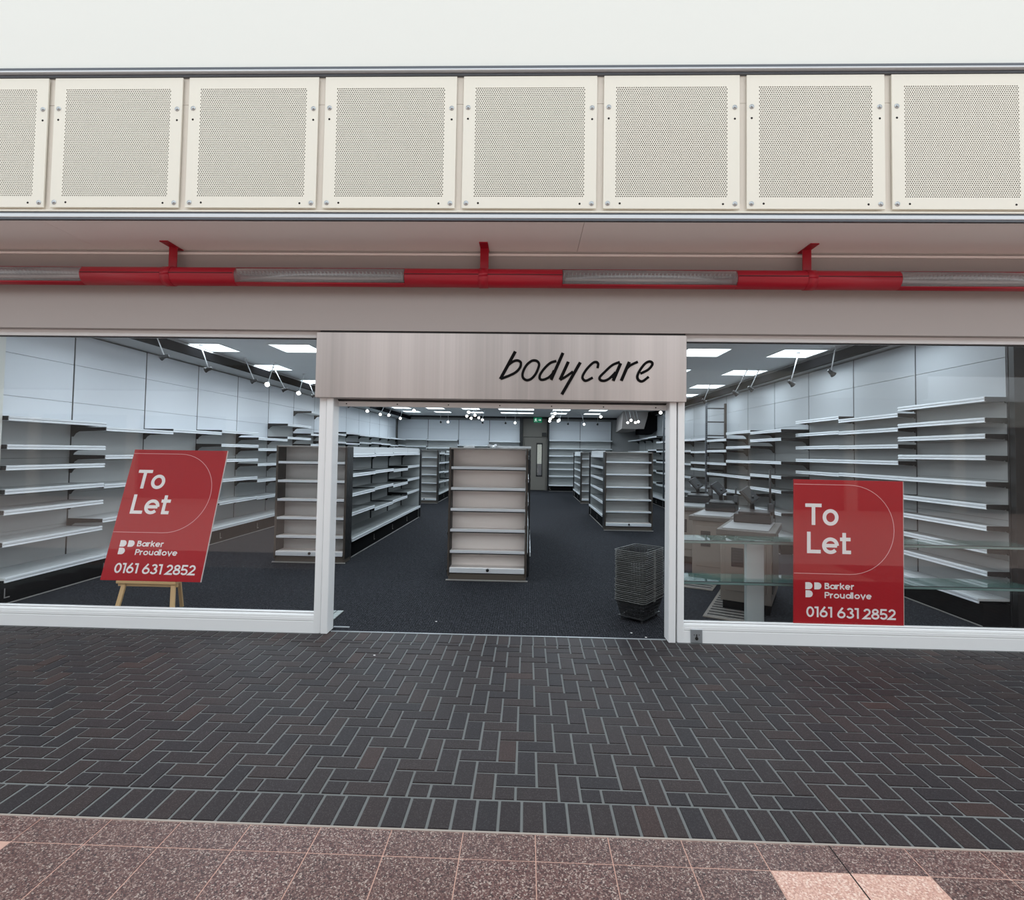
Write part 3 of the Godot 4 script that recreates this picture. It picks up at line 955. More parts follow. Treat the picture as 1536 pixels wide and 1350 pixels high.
# ---------------------------------------------------------------- shelving
func shelf_plate(w: float, d: float) -> Mesh:
	return cached("plate %.3f %.3f" % [w, d], func():
		var s := surf()
		box_to(s, Vector3(0.004, -0.028, 0.004), Vector3(w - 0.004, -0.003, d - 0.004), 0.003)
		return done(s))

func shelf_strip(w: float, d: float) -> Mesh:
	return cached("strip %.3f %.3f" % [w, d], func():
		var s := surf()
		prism(s, PackedVector2Array([Vector2(0, -0.048), Vector2(0.012, -0.050), Vector2(0.016, -0.046), Vector2(0.010, -0.028), Vector2(0.010, -0.022), Vector2(0.016, -0.018), Vector2(0.014, 0.0), Vector2(0.004, 0.004), Vector2(0, 0.002)]), Vector3(0.002, 0, d - 0.008), Vector3.BACK, Vector3.UP, Vector3(w - 0.004, 0, 0))
		return done(s))

func shelf_bracket(d: float) -> Mesh:
	return cached("bracket %.3f" % d, func():
		var s := surf()
		prism(s, PackedVector2Array([Vector2(0, 0.0), Vector2(0, -0.28 * d), Vector2(0.06 * d, -0.28 * d), Vector2(0.12 * d, -0.19 * d), Vector2(0.22 * d, -0.05 - 0.02 * d), Vector2(d, -0.042), Vector2(d, 0.0)]), Vector3(-0.011, 0, 0), Vector3.BACK, Vector3.UP, Vector3(0.014, 0, 0))
		return done(s))

func add_shelf(parent: Node3D, xf: Transform3D, w: float, d: float, y: float, plate: Material = M.shelf) -> MeshInstance3D:
	var p := part("shelf", shelf_plate(w, d), plate, parent, xf * shift(0, y, 0))
	part("front_strip", shelf_strip(w, d), M.strip, p)
	part("bracket", shelf_bracket(d), M.black, p, shift(0.004, 0, 0))
	part("bracket", shelf_bracket(d), M.black, p, shift(w - 0.001, 0, 0))
	return p

func clip_mesh() -> Mesh:
	return cached("clip", func():
		var s := surf()
		prism(s, PackedVector2Array([Vector2(0.04, 0.07), Vector2(0.10, 0.07), Vector2(0.10, 0.079), Vector2(0.049, 0.079), Vector2(0.049, 0.17), Vector2(0.04, 0.17)]), Vector3.ZERO, Vector3.RIGHT, Vector3.UP, Vector3(0, 0, 0.004))
		return done(s))

func base_unit(parent: Node3D, xf: Transform3D, w: float, d: float) -> void:
	var p := part("base_shelf", shelf_plate(w, d), M.shelf, parent, xf * shift(0, 0.285, 0))
	part("front_strip", shelf_strip(w, d), M.strip, p)
	part("kick_panel", box_mesh(Vector3(w, 0.225, d - 0.04), 0.003), M.kick, parent, xf * shift(w * 0.5, 0.1205, (d - 0.04) * 0.5))
	part("kick_clip", clip_mesh(), M.kick_edge, parent, xf * shift(0.0, 0.0, d - 0.039))
	part("floor_strip", box_mesh(Vector3(w, 0.012, 0.012), 0.002), M.kick_edge, parent, xf * shift(w * 0.5, 0.011, d - 0.03))

func bay(t: Node3D, w: float, d: float, bd: float, heights: Array, last: bool, lit_tones := true) -> void:
	var id := Transform3D()
	var y0: float = heights[0] - 0.04
	# lower back boards between base and top shelf
	var n := maxi(2, roundi((y0 - 0.26) / 0.4))
	for i in n:
		var a := lerpf(0.26, y0, float(i) / n)
		var b := lerpf(0.26, y0, float(i + 1) / n)
		part("back_board", box_mesh(Vector3(w - 0.022, b - a - 0.003, 0.016), 0.0015), M.back if lit_tones else M.back_grey, t, shift(w * 0.5, (a + b) * 0.5, -0.010))
	var cuts := [y0, 2.215, 2.70, 3.105]
	if y0 > 2.12:
		cuts = [y0, 2.70, 3.105]
	for i in cuts.size() - 1:
		part("upper_panel", box_mesh(Vector3(w - 0.022, cuts[i + 1] - cuts[i] - 0.004, 0.02), 0.0015), M.panel if lit_tones else M.panel_dimmed, t, shift(w * 0.5, (cuts[i] + cuts[i + 1]) * 0.5, -0.008))
	part("upright", box_mesh(Vector3(0.02, 3.1, 0.03), 0.002), M.upright, t, shift(0, 1.56, -0.016))
	if last:
		part("upright", box_mesh(Vector3(0.02, 3.1, 0.03), 0.002), M.upright, t, shift(w, 1.56, -0.016))
	base_unit(t, id, w, bd)
	for y: float in heights:
		add_shelf(t, id, w, d, y, M.shelf if lit_tones else M.shelf_shaded)

func count_word(n: int) -> String:
	return ["no", "one", "two", "three", "four", "five", "six", "seven", "eight", "nine", "ten"][n]

func wall_bays() -> void:
	var left := [[1.96, 1.66, 1.44, 1.19, 0.975, 0.645], [1.905, 1.545, 1.17, 0.735], [1.94, 1.60, 1.24, 0.74], [1.98, 1.733, 1.46, 1.105, 0.705], [1.885, 1.667, 1.36, 1.035, 0.687], [2.235, 1.94, 1.62, 1.3, 0.97, 0.64], [2.06, 1.80, 1.5, 1.1, 0.7], [2.13, 1.9, 1.6, 1.25, 0.9, 0.6], [2.20, 1.88, 1.55, 1.2, 0.8], [2.18, 1.93, 1.6, 1.2, 0.8], [2.18, 1.95, 1.55, 1.2, 0.8], [2.18, 1.93, 1.6, 1.2, 0.8], [2.19, 1.90, 1.6, 1.2, 0.8], [2.19, 1.93, 1.6, 1.2, 0.8]]
	var p := 1.288
	for i in left.size():
		var t := thing("wall_shelving_bay", "white wall shelving bay with %s shelves, %s bay from the window on the left wall" % [count_word(left[i].size()), ORD[i]], "shelving", Vector3(-5.85, 0, -0.515 - p * i), PI / 2, "shelving bays along the left wall")
		bay(t, p, 0.455, 0.50, left[i], i == left.size() - 1)
		if i == 6:
			add_shelf(t, Transform3D(), p, 0.455, 2.62)
	var right := [[2.295, 2.085, 1.922, 1.705, 1.44, 1.215, 1.0, 0.775, 0.55], [2.222, 2.045, 1.836, 1.63, 1.44, 1.22, 1.0, 0.78, 0.55], [2.272, 2.055, 1.84, 1.63, 1.43, 1.2, 0.95, 0.6], [2.135, 1.985, 1.58, 1.33, 1.08, 0.7], [2.17, 1.866, 1.573, 1.26, 0.94, 0.6], [2.04, 1.794, 1.505, 1.26, 0.85], [2.09, 1.775, 1.5, 1.335, 0.9], [2.1, 1.8, 1.45, 1.1, 0.7], [2.05, 1.75, 1.45, 1.1, 0.7], [2.1, 1.8, 1.45, 1.1, 0.7], [2.3, 1.85, 1.5, 1.15, 0.75], [2.28, 1.8, 1.5, 1.15, 0.75], [2.26, 1.8, 1.5, 1.15, 0.75], [2.26, 1.8, 1.5, 1.15, 0.75]]
	var pr := 1.252
	for i in right.size():
		var t := thing("wall_shelving_bay", "white wall shelving bay with %s shelves, %s bay from the window on the right wall" % [count_word(right[i].size()), ORD[i]], "shelving", Vector3(4.81, 0, -0.612 - pr * (i + 1)), -PI / 2, "shelving bays along the right wall")
		bay(t, pr, 0.22 if i < 3 else 0.47, 0.31 if i < 3 else 0.52, right[i], i == 0, false)  # false picks the colours greyed for the dimness of this wall
	var names := ["far left corner of the back wall", "second from the left along the back wall", "third from the left along the back wall", "just left of the fire door on the back wall"]
	for i in 4:
		var hs: Array = [[2.22, 1.9, 1.5, 1.1, 0.7], [2.20, 1.85, 1.5, 1.1, 0.7], [1.98, 1.6, 1.25, 0.9, 0.6], [2.17, 1.85, 1.5, 1.1, 0.7]][i]
		var t := thing("wall_shelving_bay", "white wall shelving bay, %s" % names[i], "shelving", Vector3(-5.86 + 1.385 * i, 0, -18.95), 0.0, "shelving bays along the back wall")
		bay(t, 1.385, 0.40, 0.45, hs, i == 3)
	for i in 2:
		var t := thing("wall_shelving_bay", "white wall shelving bay on the back wall, %s to the right of the fire door" % ["next", "second"][i], "shelving", Vector3(0.97 + 1.385 * i, 0, -18.95), 0.0, "shelving bays along the back wall")
		bay(t, 1.385, 0.36, 0.40, [2.255, 1.90, 1.575, 1.275, 0.99, 0.68], i == 1)
	# two open ladder frames standing out from the right wall
	for q: Array in [[4.33, 4.79, -8.13, 2.93, "behind the checkouts"], [4.33, 4.79, -12.13, 2.95, "further back beside the doorway post"]]:
		var t := thing("ladder_frame", "tall dark open shelving end frame with rungs, %s" % q[4], "frame", Vector3(q[0], 0, q[2]))
		var w: float = q[1] - q[0]
		var s := surf()
		box(s, Vector3(0, q[3] * 0.5, 0), Vector3(0.05, q[3], 0.04), 0.003)
		var up := part("post", done(s), M.alu_dark, t)
		var sl := surf()
		for i in int(q[3] / 0.05):
			box(sl, Vector3(0, 0.05 + i * 0.05, 0.0205), Vector3(0.022, 0.024, 0.002))
		part("slots", done(sl), M.black, up)
		part("post", box_mesh(Vector3(0.07, q[3], 0.05), 0.003), M.brown, t, shift(w, q[3] * 0.5, 0))
		for i in int(q[3] / 0.33):
			part("rung", box_mesh(Vector3(w, 0.03, 0.03), 0.003), M.upright, t, shift(w * 0.5, q[3] - 0.12 - i * 0.33, 0))

# ---------------------------------------------------------------- gondolas
func gondola(nm: String, x0: float, x1: float, zf: float, bays: int, pitch: float, hl: Array, hr: Array, riser: bool) -> void:
	var xm := (x0 + x1) * 0.5
	var g := thing("gondola", "long double-sided white shelving gondola %s" % nm, "gondola", Vector3(xm, 0, zf), 0.0, "free-standing gondolas")
	var hw := (x1 - x0) * 0.5
	var L := bays * pitch
	var H := 1.70
	var d := hw - 0.04
	part("base_plinth", box_mesh(Vector3(2 * hw - 0.10, 0.2, L), 0.003), M.kick, g, shift(0, 0.104, -L * 0.5))
	part("top_cap", box_mesh(Vector3(0.10, 0.03, L), 0.004), M.upright, g, shift(0, H, -L * 0.5))
	for i in bays + 1:
		part("upright", box_mesh(Vector3(0.07, H, 0.03), 0.002), M.upright, g, shift(0, H * 0.5, -i * pitch + (0.0 if i > 0 else -0.016)))
	part("end_panel", box_mesh(Vector3(2 * hw - 0.08, H - 0.02, 0.02), 0.003), M.back, g, shift(0, H * 0.5 + 0.009, -L - 0.026))
	for side: float in [-1.0, 1.0]:
		part("end_post", box_mesh(Vector3(0.035, H, 0.10), 0.003), M.upright, g, shift(side * (hw - 0.018), H * 0.5 + 0.005, -L - 0.055))
	for i in bays:
		for j in 4:
			part("back_board", box_mesh(Vector3(0.03, 0.352, pitch - 0.034), 0.0015), M.back_grey, g, shift(0, 0.45 + j * 0.355 - 0.01, -(i + 0.5) * pitch))
	for side in 2:
		var hs: Array = hl if side == 0 else hr
		for i in bays:
			# local frame: +z points away from the spine, x along the run
			var xf := Transform3D(Basis(Vector3.UP, PI / 2), Vector3(0.02, 0, -i * pitch)) if side == 1 else Transform3D(Basis(Vector3.UP, -PI / 2), Vector3(-0.02, 0, -(i + 1) * pitch))
			var w := pitch
			var p := part("base_shelf", shelf_plate(w, d + 0.02), M.shelf_shaded, g, xf * shift(0, 0.30, 0))
			part("front_strip", shelf_strip(w, d + 0.02), M.strip, p)
			part("floor_strip", box_mesh(Vector3(w, 0.014, 0.014), 0.002), M.kick_edge, g, xf * shift(w * 0.5, 0.011, d))
			part("kick_clip", clip_mesh(), M.kick_edge, g, xf * shift(0.0, 0.0, hw - 0.068))
			var mine: Array = hs[i % hs.size()]
			for k in mine.size():
				var sh := add_shelf(g, xf, w, d - 0.02, mine[k], M.shelf_shaded)
				if k == 0 and riser:
					part("riser", box_mesh(Vector3(w - 0.02, 0.11, 0.006), 0.001), M.white_part, sh, shift(w * 0.5, 0.056, d - 0.04))
	# slotted end uprights facing the sides
	for side: float in [-1.0, 1.0]:
		var fr := part("end_frame", box_mesh(Vector3(0.02, H, 0.10), 0.003), M.upright, g, shift(side * (hw - 0.02), H * 0.5 + 0.005, 0.055))
		var sl := surf()
		for i in 20:
			box(sl, Vector3(side * 0.011, -0.76 + i * 0.08, 0.012 if i % 2 == 0 else -0.012), Vector3(0.002, 0.04, 0.022))
		part("slots", done(sl), M.kick_edge if riser else M.black, fr).set_meta("kind", "stuff")

func end_unit(x0: float, x1: float, z: float, d: float, lips: Array, label: String, back: Material) -> void:
	var t := thing("end_display", label, "shelving unit", Vector3(x0, 0, z), 0.0, "end display units of the gondolas")
	var w := x1 - x0
	var H := 1.715
	for q: float in [0.0135, w - 0.0135]:
		var sp := part("side_panel", box_mesh(Vector3(0.027, H - 0.06, d), 0.004), M.brown, t, shift(q, (H - 0.06) * 0.5 + 0.06, -d * 0.5))
		var sd := -1.0 if q < 0.1 else 1.0
		part("outer_plate", box_mesh(Vector3(0.004, H - 0.08, d - 0.03), 0.0), M.black, sp, shift(sd * 0.0145, 0, -0.01))
		var sl := surf()
		for i in 20:
			for oz: float in [-0.075, 0.055]:
				box(sl, Vector3(sd * 0.017, -0.76 + i * 0.08, oz + (0.022 if i % 2 == 0 else -0.022)), Vector3(0.002, 0.045, 0.045 if i % 3 != 0 else 0.08))
		part("slots", done(sl), M.upright, sp).set_meta("kind", "stuff")
	part("top_rail", box_mesh(Vector3(w, 0.022, d), 0.004), M.kick_edge, t, shift(w * 0.5, H - 0.012, -d * 0.5))
	part("back_panel", box_mesh(Vector3(w - 0.06, H - 0.1, 0.018), 0.002), back, t, shift(w * 0.5, H * 0.5 + 0.03, -d + 0.012))
	part("inner_lining", box_mesh(Vector3(0.004, H - 0.1, d - 0.03), 0.0), M.black, t, shift(0.030, H * 0.5 + 0.03, -d * 0.5))
	part("plinth", box_mesh(Vector3(w - 0.02, 0.085, d - 0.02), 0.003), M.plinth, t, shift(w * 0.5, 0.047, -d * 0.5 - 0.012))
	part("floor_strip", box_mesh(Vector3(w + 0.03, 0.014, 0.03), 0.003), M.kick_edge, t, shift(w * 0.5, 0.012, 0.004))
	for y: float in lips:
		var p := part("shelf", box_mesh(Vector3(w - 0.064, 0.016, d - 0.03), 0.002), M.end_back, t, shift(w * 0.5, y + 0.026, -d * 0.5))
		part("front_strip", box_mesh(Vector3(w - 0.060, 0.034, 0.010), 0.002), M.strip, p, shift(0, -0.006, (d - 0.03) * 0.5 + 0.003))
		part("shadow_strip", box_mesh(Vector3(w - 0.060, 0.013, 0.012), 0.001), M.upright, p, shift(0, -0.028, (d - 0.03) * 0.5 + 0.002))
	var b := part("base_shelf", box_mesh(Vector3(w - 0.06, 0.05, d - 0.02), 0.003), M.end_back, t, shift(w * 0.5, 0.145, -d * 0.5 + 0.004))
	part("front_strip", box_mesh(Vector3(w - 0.06, 0.062, 0.010), 0.003), M.strip, b, shift(0, -0.010, (d - 0.02) * 0.5 + 0.006))
	var ks := surf(true)
	tube(ks, Vector3(0, 0, 0), Vector3(0, 0, 0.012), 0.02, -1.0, 12)
	part("plug", done(ks), M.black, b, shift(0.01, 0.0, (d - 0.02) * 0.5 + 0.01))

func gondolas() -> void:
	var lips := [1.432, 1.163, 0.892, 0.626, 0.352]
	end_unit(-1.01, 0.015, -2.03, 0.21, lips, "brown framed end display with cream shelves facing the doorway in the middle", M.end_back)
	var s1 := [[1.62, 1.3, 0.99, 0.66], [1.60, 1.3, 0.96, 0.64], [1.62, 1.28, 0.97, 0.68]]
	gondola("behind the middle end display", -1.02, 0.06, -2.45, 3, 1.27, s1, s1, false)
	end_unit(-3.69, -2.64, -2.88, 0.28, [1.446, 1.172, 0.898, 0.630, 0.358], "brown framed end display with grey shelves seen behind the left doorway post", M.back)
	var s2 := [[1.60, 1.29, 0.985, 0.685], [1.61, 1.30, 1.0, 0.635], [1.62, 1.275, 0.965, 0.65], [1.62, 1.32, 1.02, 0.72]]
	gondola("on the left, running back from the left end display", -3.69, -2.67, -3.30, 4, 1.30, s2, s2, true)
	end_unit(-3.70, -2.85, -12.08, 0.28, [1.446, 1.172, 0.898, 0.630, 0.358], "dark end display far back on the left, behind the left gondola", M.back)
	gondola("far back on the left", -3.70, -2.86, -12.5, 3, 1.27, s1, s1, false)
	end_unit(1.70, 2.74, -6.80, 0.28, [1.47, 1.20, 0.925, 0.65, 0.39], "dark framed end display with grey shelves right of the central aisle", M.back)
	gondola("on the right of the central aisle", 1.71, 2.74, -7.22, 2, 1.27, [[1.63, 1.37, 1.10, 0.84, 0.57]], s1, true)
	end_unit(1.81, 2.85, -12.98, 0.28, [1.47, 1.20, 0.925, 0.65, 0.39], "dark end display far back on the right, behind the right gondola", M.back)
	gondola("far back on the right", 1.82, 2.84, -13.4, 2, 1.3, [[1.63, 1.37, 1.10, 0.84, 0.57]], s1, true)

# ---------------------------------------------------------------- shopping baskets
func basket_meshes() -> Array:
	# a tapered wire basket, rim at y = 0.2, opening 0.46 by 0.32
	var W := [0.19, 0.235]
	var D := [0.125, 0.165]
	var H := 0.155
	var rad := 0.0024
	var ring := func(s: SurfaceTool, f: float, r: float):
		var w := lerpf(W[0], W[1], f)
		var d := lerpf(D[0], D[1], f)
		var c := 0.03
		var pts: Array[Vector3] = []
		for q: Array in [[1, 1, 0], [-1, 1, 90], [-1, -1, 180], [1, -1, 270]]:
			for k in 3:
				var a := deg_to_rad(q[2] + k * 45.0)
				pts.append(Vector3(q[0] * (w - c) + c * cos(a), f * H, q[1] * (d - c) + c * sin(a)))
		for i in pts.size():
			tube(s, pts[i], pts[(i + 1) % pts.size()], r, -1.0, 4, false)
	var wires := surf()
	for f: float in [0.0, 0.25, 0.5, 0.75]:
		ring.call(wires, f, rad)
	for sx: float in [-1.0, 1.0]:
		for i in 9:
			var t := -0.8 + 1.6 * i / 8.0
			tube(wires, Vector3(sx * W[0], 0, t * D[0]), Vector3(sx * W[1], H, t * D[1]), rad, -1.0, 3, false)
		for i in 12:
			var t := -0.85 + 1.7 * i / 11.0
			tube(wires, Vector3(t * W[0], 0, sx * D[0]), Vector3(t * W[1], H, sx * D[1]), rad, -1.0, 3, false)
	for i in 9:
		var t := -0.8 + 1.6 * i / 8.0
		tube(wires, Vector3(-W[0], 0, t * D[0]), Vector3(W[0], 0, t * D[0]), rad, -1.0, 3, false)
	var rim := surf()
	ring.call(rim, 1.0, 0.0042)
	var plate := surf()
	box(plate, Vector3(0, H - 0.012, 0), Vector3(0.05, 0.016, 0.008), 0.002)
	var handles := []
	for sz: float in [-1.0, 1.0]:
		var handle := surf()
		tube(handle, Vector3(-0.10, H + 0.004, sz * 0.13), Vector3(0.10, H + 0.004, sz * 0.13), 0.006, -1.0, 6)
		for sx: float in [-1.0, 1.0]:
			tube(handle, Vector3(sx * 0.10, H + 0.004, sz * 0.13), Vector3(sx * 0.12, H, sz * 0.162), 0.003, -1.0, 4)
		handles.append(done(handle))
	return [done(wires), done(rim), done(plate), handles[0], handles[1]]

func baskets() -> void:
	var at := Vector3(1.165, 0, -0.66)
	var turn := 0.92
	var st := thing("basket_stand", "low dark metal stand under the stack of wire shopping baskets", "stand", at, turn)
	var s := surf()
	tube(s, Vector3(0, 0.004, 0), Vector3(0, 0.04, 0), 0.012, -1.0, 8)
	var leg := done(s)
	for q: Array in [[1, 1], [1, -1], [-1, 1], [-1, -1]]:
		part("leg", leg, M.upright, st, shift(q[0] * 0.17, 0, q[1] * 0.11))
	s = surf()
	box(s, Vector3(0, 0.045, 0), Vector3(0.40, 0.012, 0.28), 0.003)
	part("deck", done(s), M.plastic, st)
	var ms := basket_meshes()
	var n := 28
	var first: Node3D
	for i in n:
		var where := "topmost of the stack" if i == n - 1 else "lowest of the stack" if i == 0 else "%s from the top of the stack" % ORD[n - 1 - i]
		var b: Node3D
		if i == 0:
			b = thing("shopping_basket", "", "basket")
			part("wires", ms[0], M.wire, b)
			part("rim", ms[1], M.wire_rim, b)
			part("label_plate", ms[2], M.wire_rim, b, shift(0, 0, 0.163))
			part("label_plate", ms[2], M.wire_rim, b, shift(0, 0, -0.163))
			part("handle", ms[3], M.handle, b)
			part("handle", ms[4], M.handle, b)
			first = b
		else:
			b = first.duplicate()
			b.name = numbered("shopping_basket")
			add_child(b)
		b.position = at + Vector3(rng.randf_range(-0.004, 0.004), 0.0545 + i * 0.0182, rng.randf_range(-0.004, 0.004))
		b.rotation.y = turn + rng.randf_range(-0.015, 0.015)
		tag(b, "dark wire shopping basket, %s inside the doorway" % where, "basket", "stacked wire shopping baskets")

# ---------------------------------------------------------------- checkouts seen through the right window
func checkout() -> void:
	var spots := [[2.56, -1.32, "nearest the right window"], [2.64, -2.57, "second from the right window"], [2.72, -3.85, "furthest from the right window"]]
	for i in 3:
		var q: Array = spots[i]
		var turn := 0.50
		var c := thing("checkout_counter", "grey and beige checkout counter, %s" % q[2], "counter", Vector3(q[0], 0, q[1]), -turn, "checkout counters")
		part("body", box_mesh(Vector3(0.50, 0.70, 0.95), 0.004), M.beige, c, shift(0, 0.46, 0))
		part("plinth", box_mesh(Vector3(0.46, 0.1, 0.91), 0.003), M.kick, c, shift(0, 0.056, 0))
		part("rim", box_mesh(Vector3(0.58, 0.06, 1.02), 0.006), M.rim, c, shift(0, 0.84, 0))
		part("worktop", box_mesh(Vector3(0.46, 0.012, 0.86), 0.003), M.worktop, c, shift(-0.01, 0.876, 0.02))
		part("front_panel", box_mesh(Vector3(0.40, 0.52, 0.008), 0.003), M.beige, c, shift(0, 0.48, 0.478))
		var v := part("vent_panel", box_mesh(Vector3(0.12, 0.20, 0.008), 0.002), M.plastic, c, shift(-0.08, 0.58, 0.485))
		var sl := surf()
		for k in 6:
			box(sl, Vector3(0, -0.075 + k * 0.03, 0.005), Vector3(0.10, 0.012, 0.004))
		part("slats", done(sl), M.upright, v)
		part("side_panel", box_mesh(Vector3(0.008, 0.52, 0.84), 0.002), M.rim, c, shift(0.254, 0.48, 0))
		var fwd := Vector3(sin(-turn), 0, cos(-turn))
		var base := Vector3(q[0], 0.884, q[1]) - fwd * 0.30
		var t := thing("till", "black till with a tilted screen on the checkout counter %s" % q[2], "till", base, -turn, "tills on the checkout counters")
		part("drawer", box_mesh(Vector3(0.40, 0.10, 0.34), 0.008), M.plastic, t, shift(0, 0.05, 0))
		var s := surf()
		box(s, Vector3(-0.02, 0.20, -0.04), Vector3(0.05, 0.22, 0.04), 0.006, Basis(Vector3.RIGHT, 0.3))
		part("arm", done(s), M.plastic, t)
		s = surf()
		var tb := Basis(Vector3.BACK, 0.75) * Basis(Vector3.UP, 1.25)
		box(s, Vector3(-0.05, 0.31, -0.02), Vector3(0.24, 0.20, 0.035), 0.008, tb)
		var sc := part("screen_housing", done(s), M.plastic, t)
		s = surf()
		box(s, Vector3(-0.05, 0.31, -0.02) + tb * Vector3(0, 0, 0.019), Vector3(0.21, 0.17, 0.003), 0.0, tb)
		part("screen", done(s), M.screen, sc)
		s = surf()
		box(s, Vector3(0.02, 0.125, 0.10), Vector3(0.34, 0.03, 0.14), 0.006, Basis(Vector3.RIGHT, 0.18))
		part("keyboard", done(s), M.plastic, t)
		s = surf(true)
		tube(s, Vector3(0.17, 0.10, -0.1), Vector3(0.17, 0.62 if i == 0 else 0.34, -0.1), 0.012, -1.0, 8)
		part("display_pole", done(s), M.upright, t)
		s = surf()
		box(s, Vector3(0.19, 0.16, 0.02), Vector3(0.07, 0.12, 0.10), 0.012, Basis(Vector3.RIGHT, -0.4))
		part("card_reader", done(s), M.upright, t)
	# ribbed grey floor mats beside the two nearest counters
	for q: Array in [[2.33, -1.20, "in front of the nearest checkout"], [2.25, -2.20, "by the second checkout"]]:
		var m := thing("ribbed_mat", "grey ribbed floor plate lying on the carpet %s" % q[2], "floor plate", Vector3(q[0], 0.004, q[1]), -0.48)
		part("plate", box_mesh(Vector3(0.46, 0.012, 1.3 if q[1] > -2 else 0.7), 0.002), M.beige, m, shift(0, 0.006, 0))
		for k in (24 if q[1] > -2 else 12):
			part("rib", box_mesh(Vector3(0.40, 0.008, 0.022), 0.003), M.kick_edge if k % 2 == 0 else M.upright, m, shift(0, 0.014, (0.60 if q[1] > -2 else 0.30) - k * 0.052))

func window_shelves() -> void:
	var t := thing("window_display", "two long glass display shelves on pale posts inside the right window", "display shelf", Vector3(1.44, 0, -0.45))
	for y: float in [0.845, 0.462]:
		var g := part("glass_shelf", box_mesh(Vector3(3.34, 0.014, 0.38), 0.0), M.glass_shelf, t, shift(1.67, y, 0))
		part("front_edge", box_mesh(Vector3(3.34, 0.022, 0.014), 0.003), M.glass_edge, g, shift(0, -0.002, 0.197))
		part("edge_trim", box_mesh(Vector3(3.34, 0.006, 0.012), 0.001), M.upright, g, shift(0, 0.012, 0.197))
	for x: float in [0.80, 1.72]:
		part("post", box_mesh(Vector3(0.17, 0.83, 0.06), 0.004), M.post, t, shift(x, 0.42, -0.02))

# ---------------------------------------------------------------- track spotlights
func spot(label: String, a: Vector3, b: Vector3, lit: bool, aim: Vector3) -> void:
	var t := thing("spotlight", label, "spotlight", a, 0.0, "track spotlights")
	var s := surf(true)
	tube(s, Vector3(0, 0.0, 0), Vector3(0, -0.02, 0), 0.03, -1.0, 10)
	part("track_adapter", done(s), M.white_part, t)
	s = surf(true)
	tube(s, Vector3(0, -0.02, 0), b - a, 0.0075, -1.0, 6)
	part("arm", done(s), M.white_part, t)
	var d := aim.normalized()
	s = surf(true)
	var o := b - a
	tube(s, o - d * 0.05, o + d * 0.02, 0.022, 0.03, 12)
	tube(s, o + d * 0.02, o + d * 0.055, 0.03, 0.045, 12, false)
	var h := part("lamp_head", done(s), M.lamp_dark if not lit else M.white_part, t)
	s = surf(true)
	tube(s, o + d * 0.046, o + d * 0.050, 0.040, -1.0, 12)
	part("lamp_face", done(s), M.lamp_glow if lit else M.chrome, h)
	if lit:
		var l := SpotLight3D.new()
		l.name = "lamp"
		l.light_color = Color(0.92, 0.95, 1.0)
		l.light_energy = 0.5
		l.spot_range = 30.0
		l.spot_angle = 38.0
		l.spot_attenuation = 2.0
		l.light_size = 0.04
		l.position = o + d * 0.07
		l.basis = Basis.looking_at(d, Vector3.UP if absf(d.y) < 0.95 else Vector3.RIGHT)
		light_on(t, l)

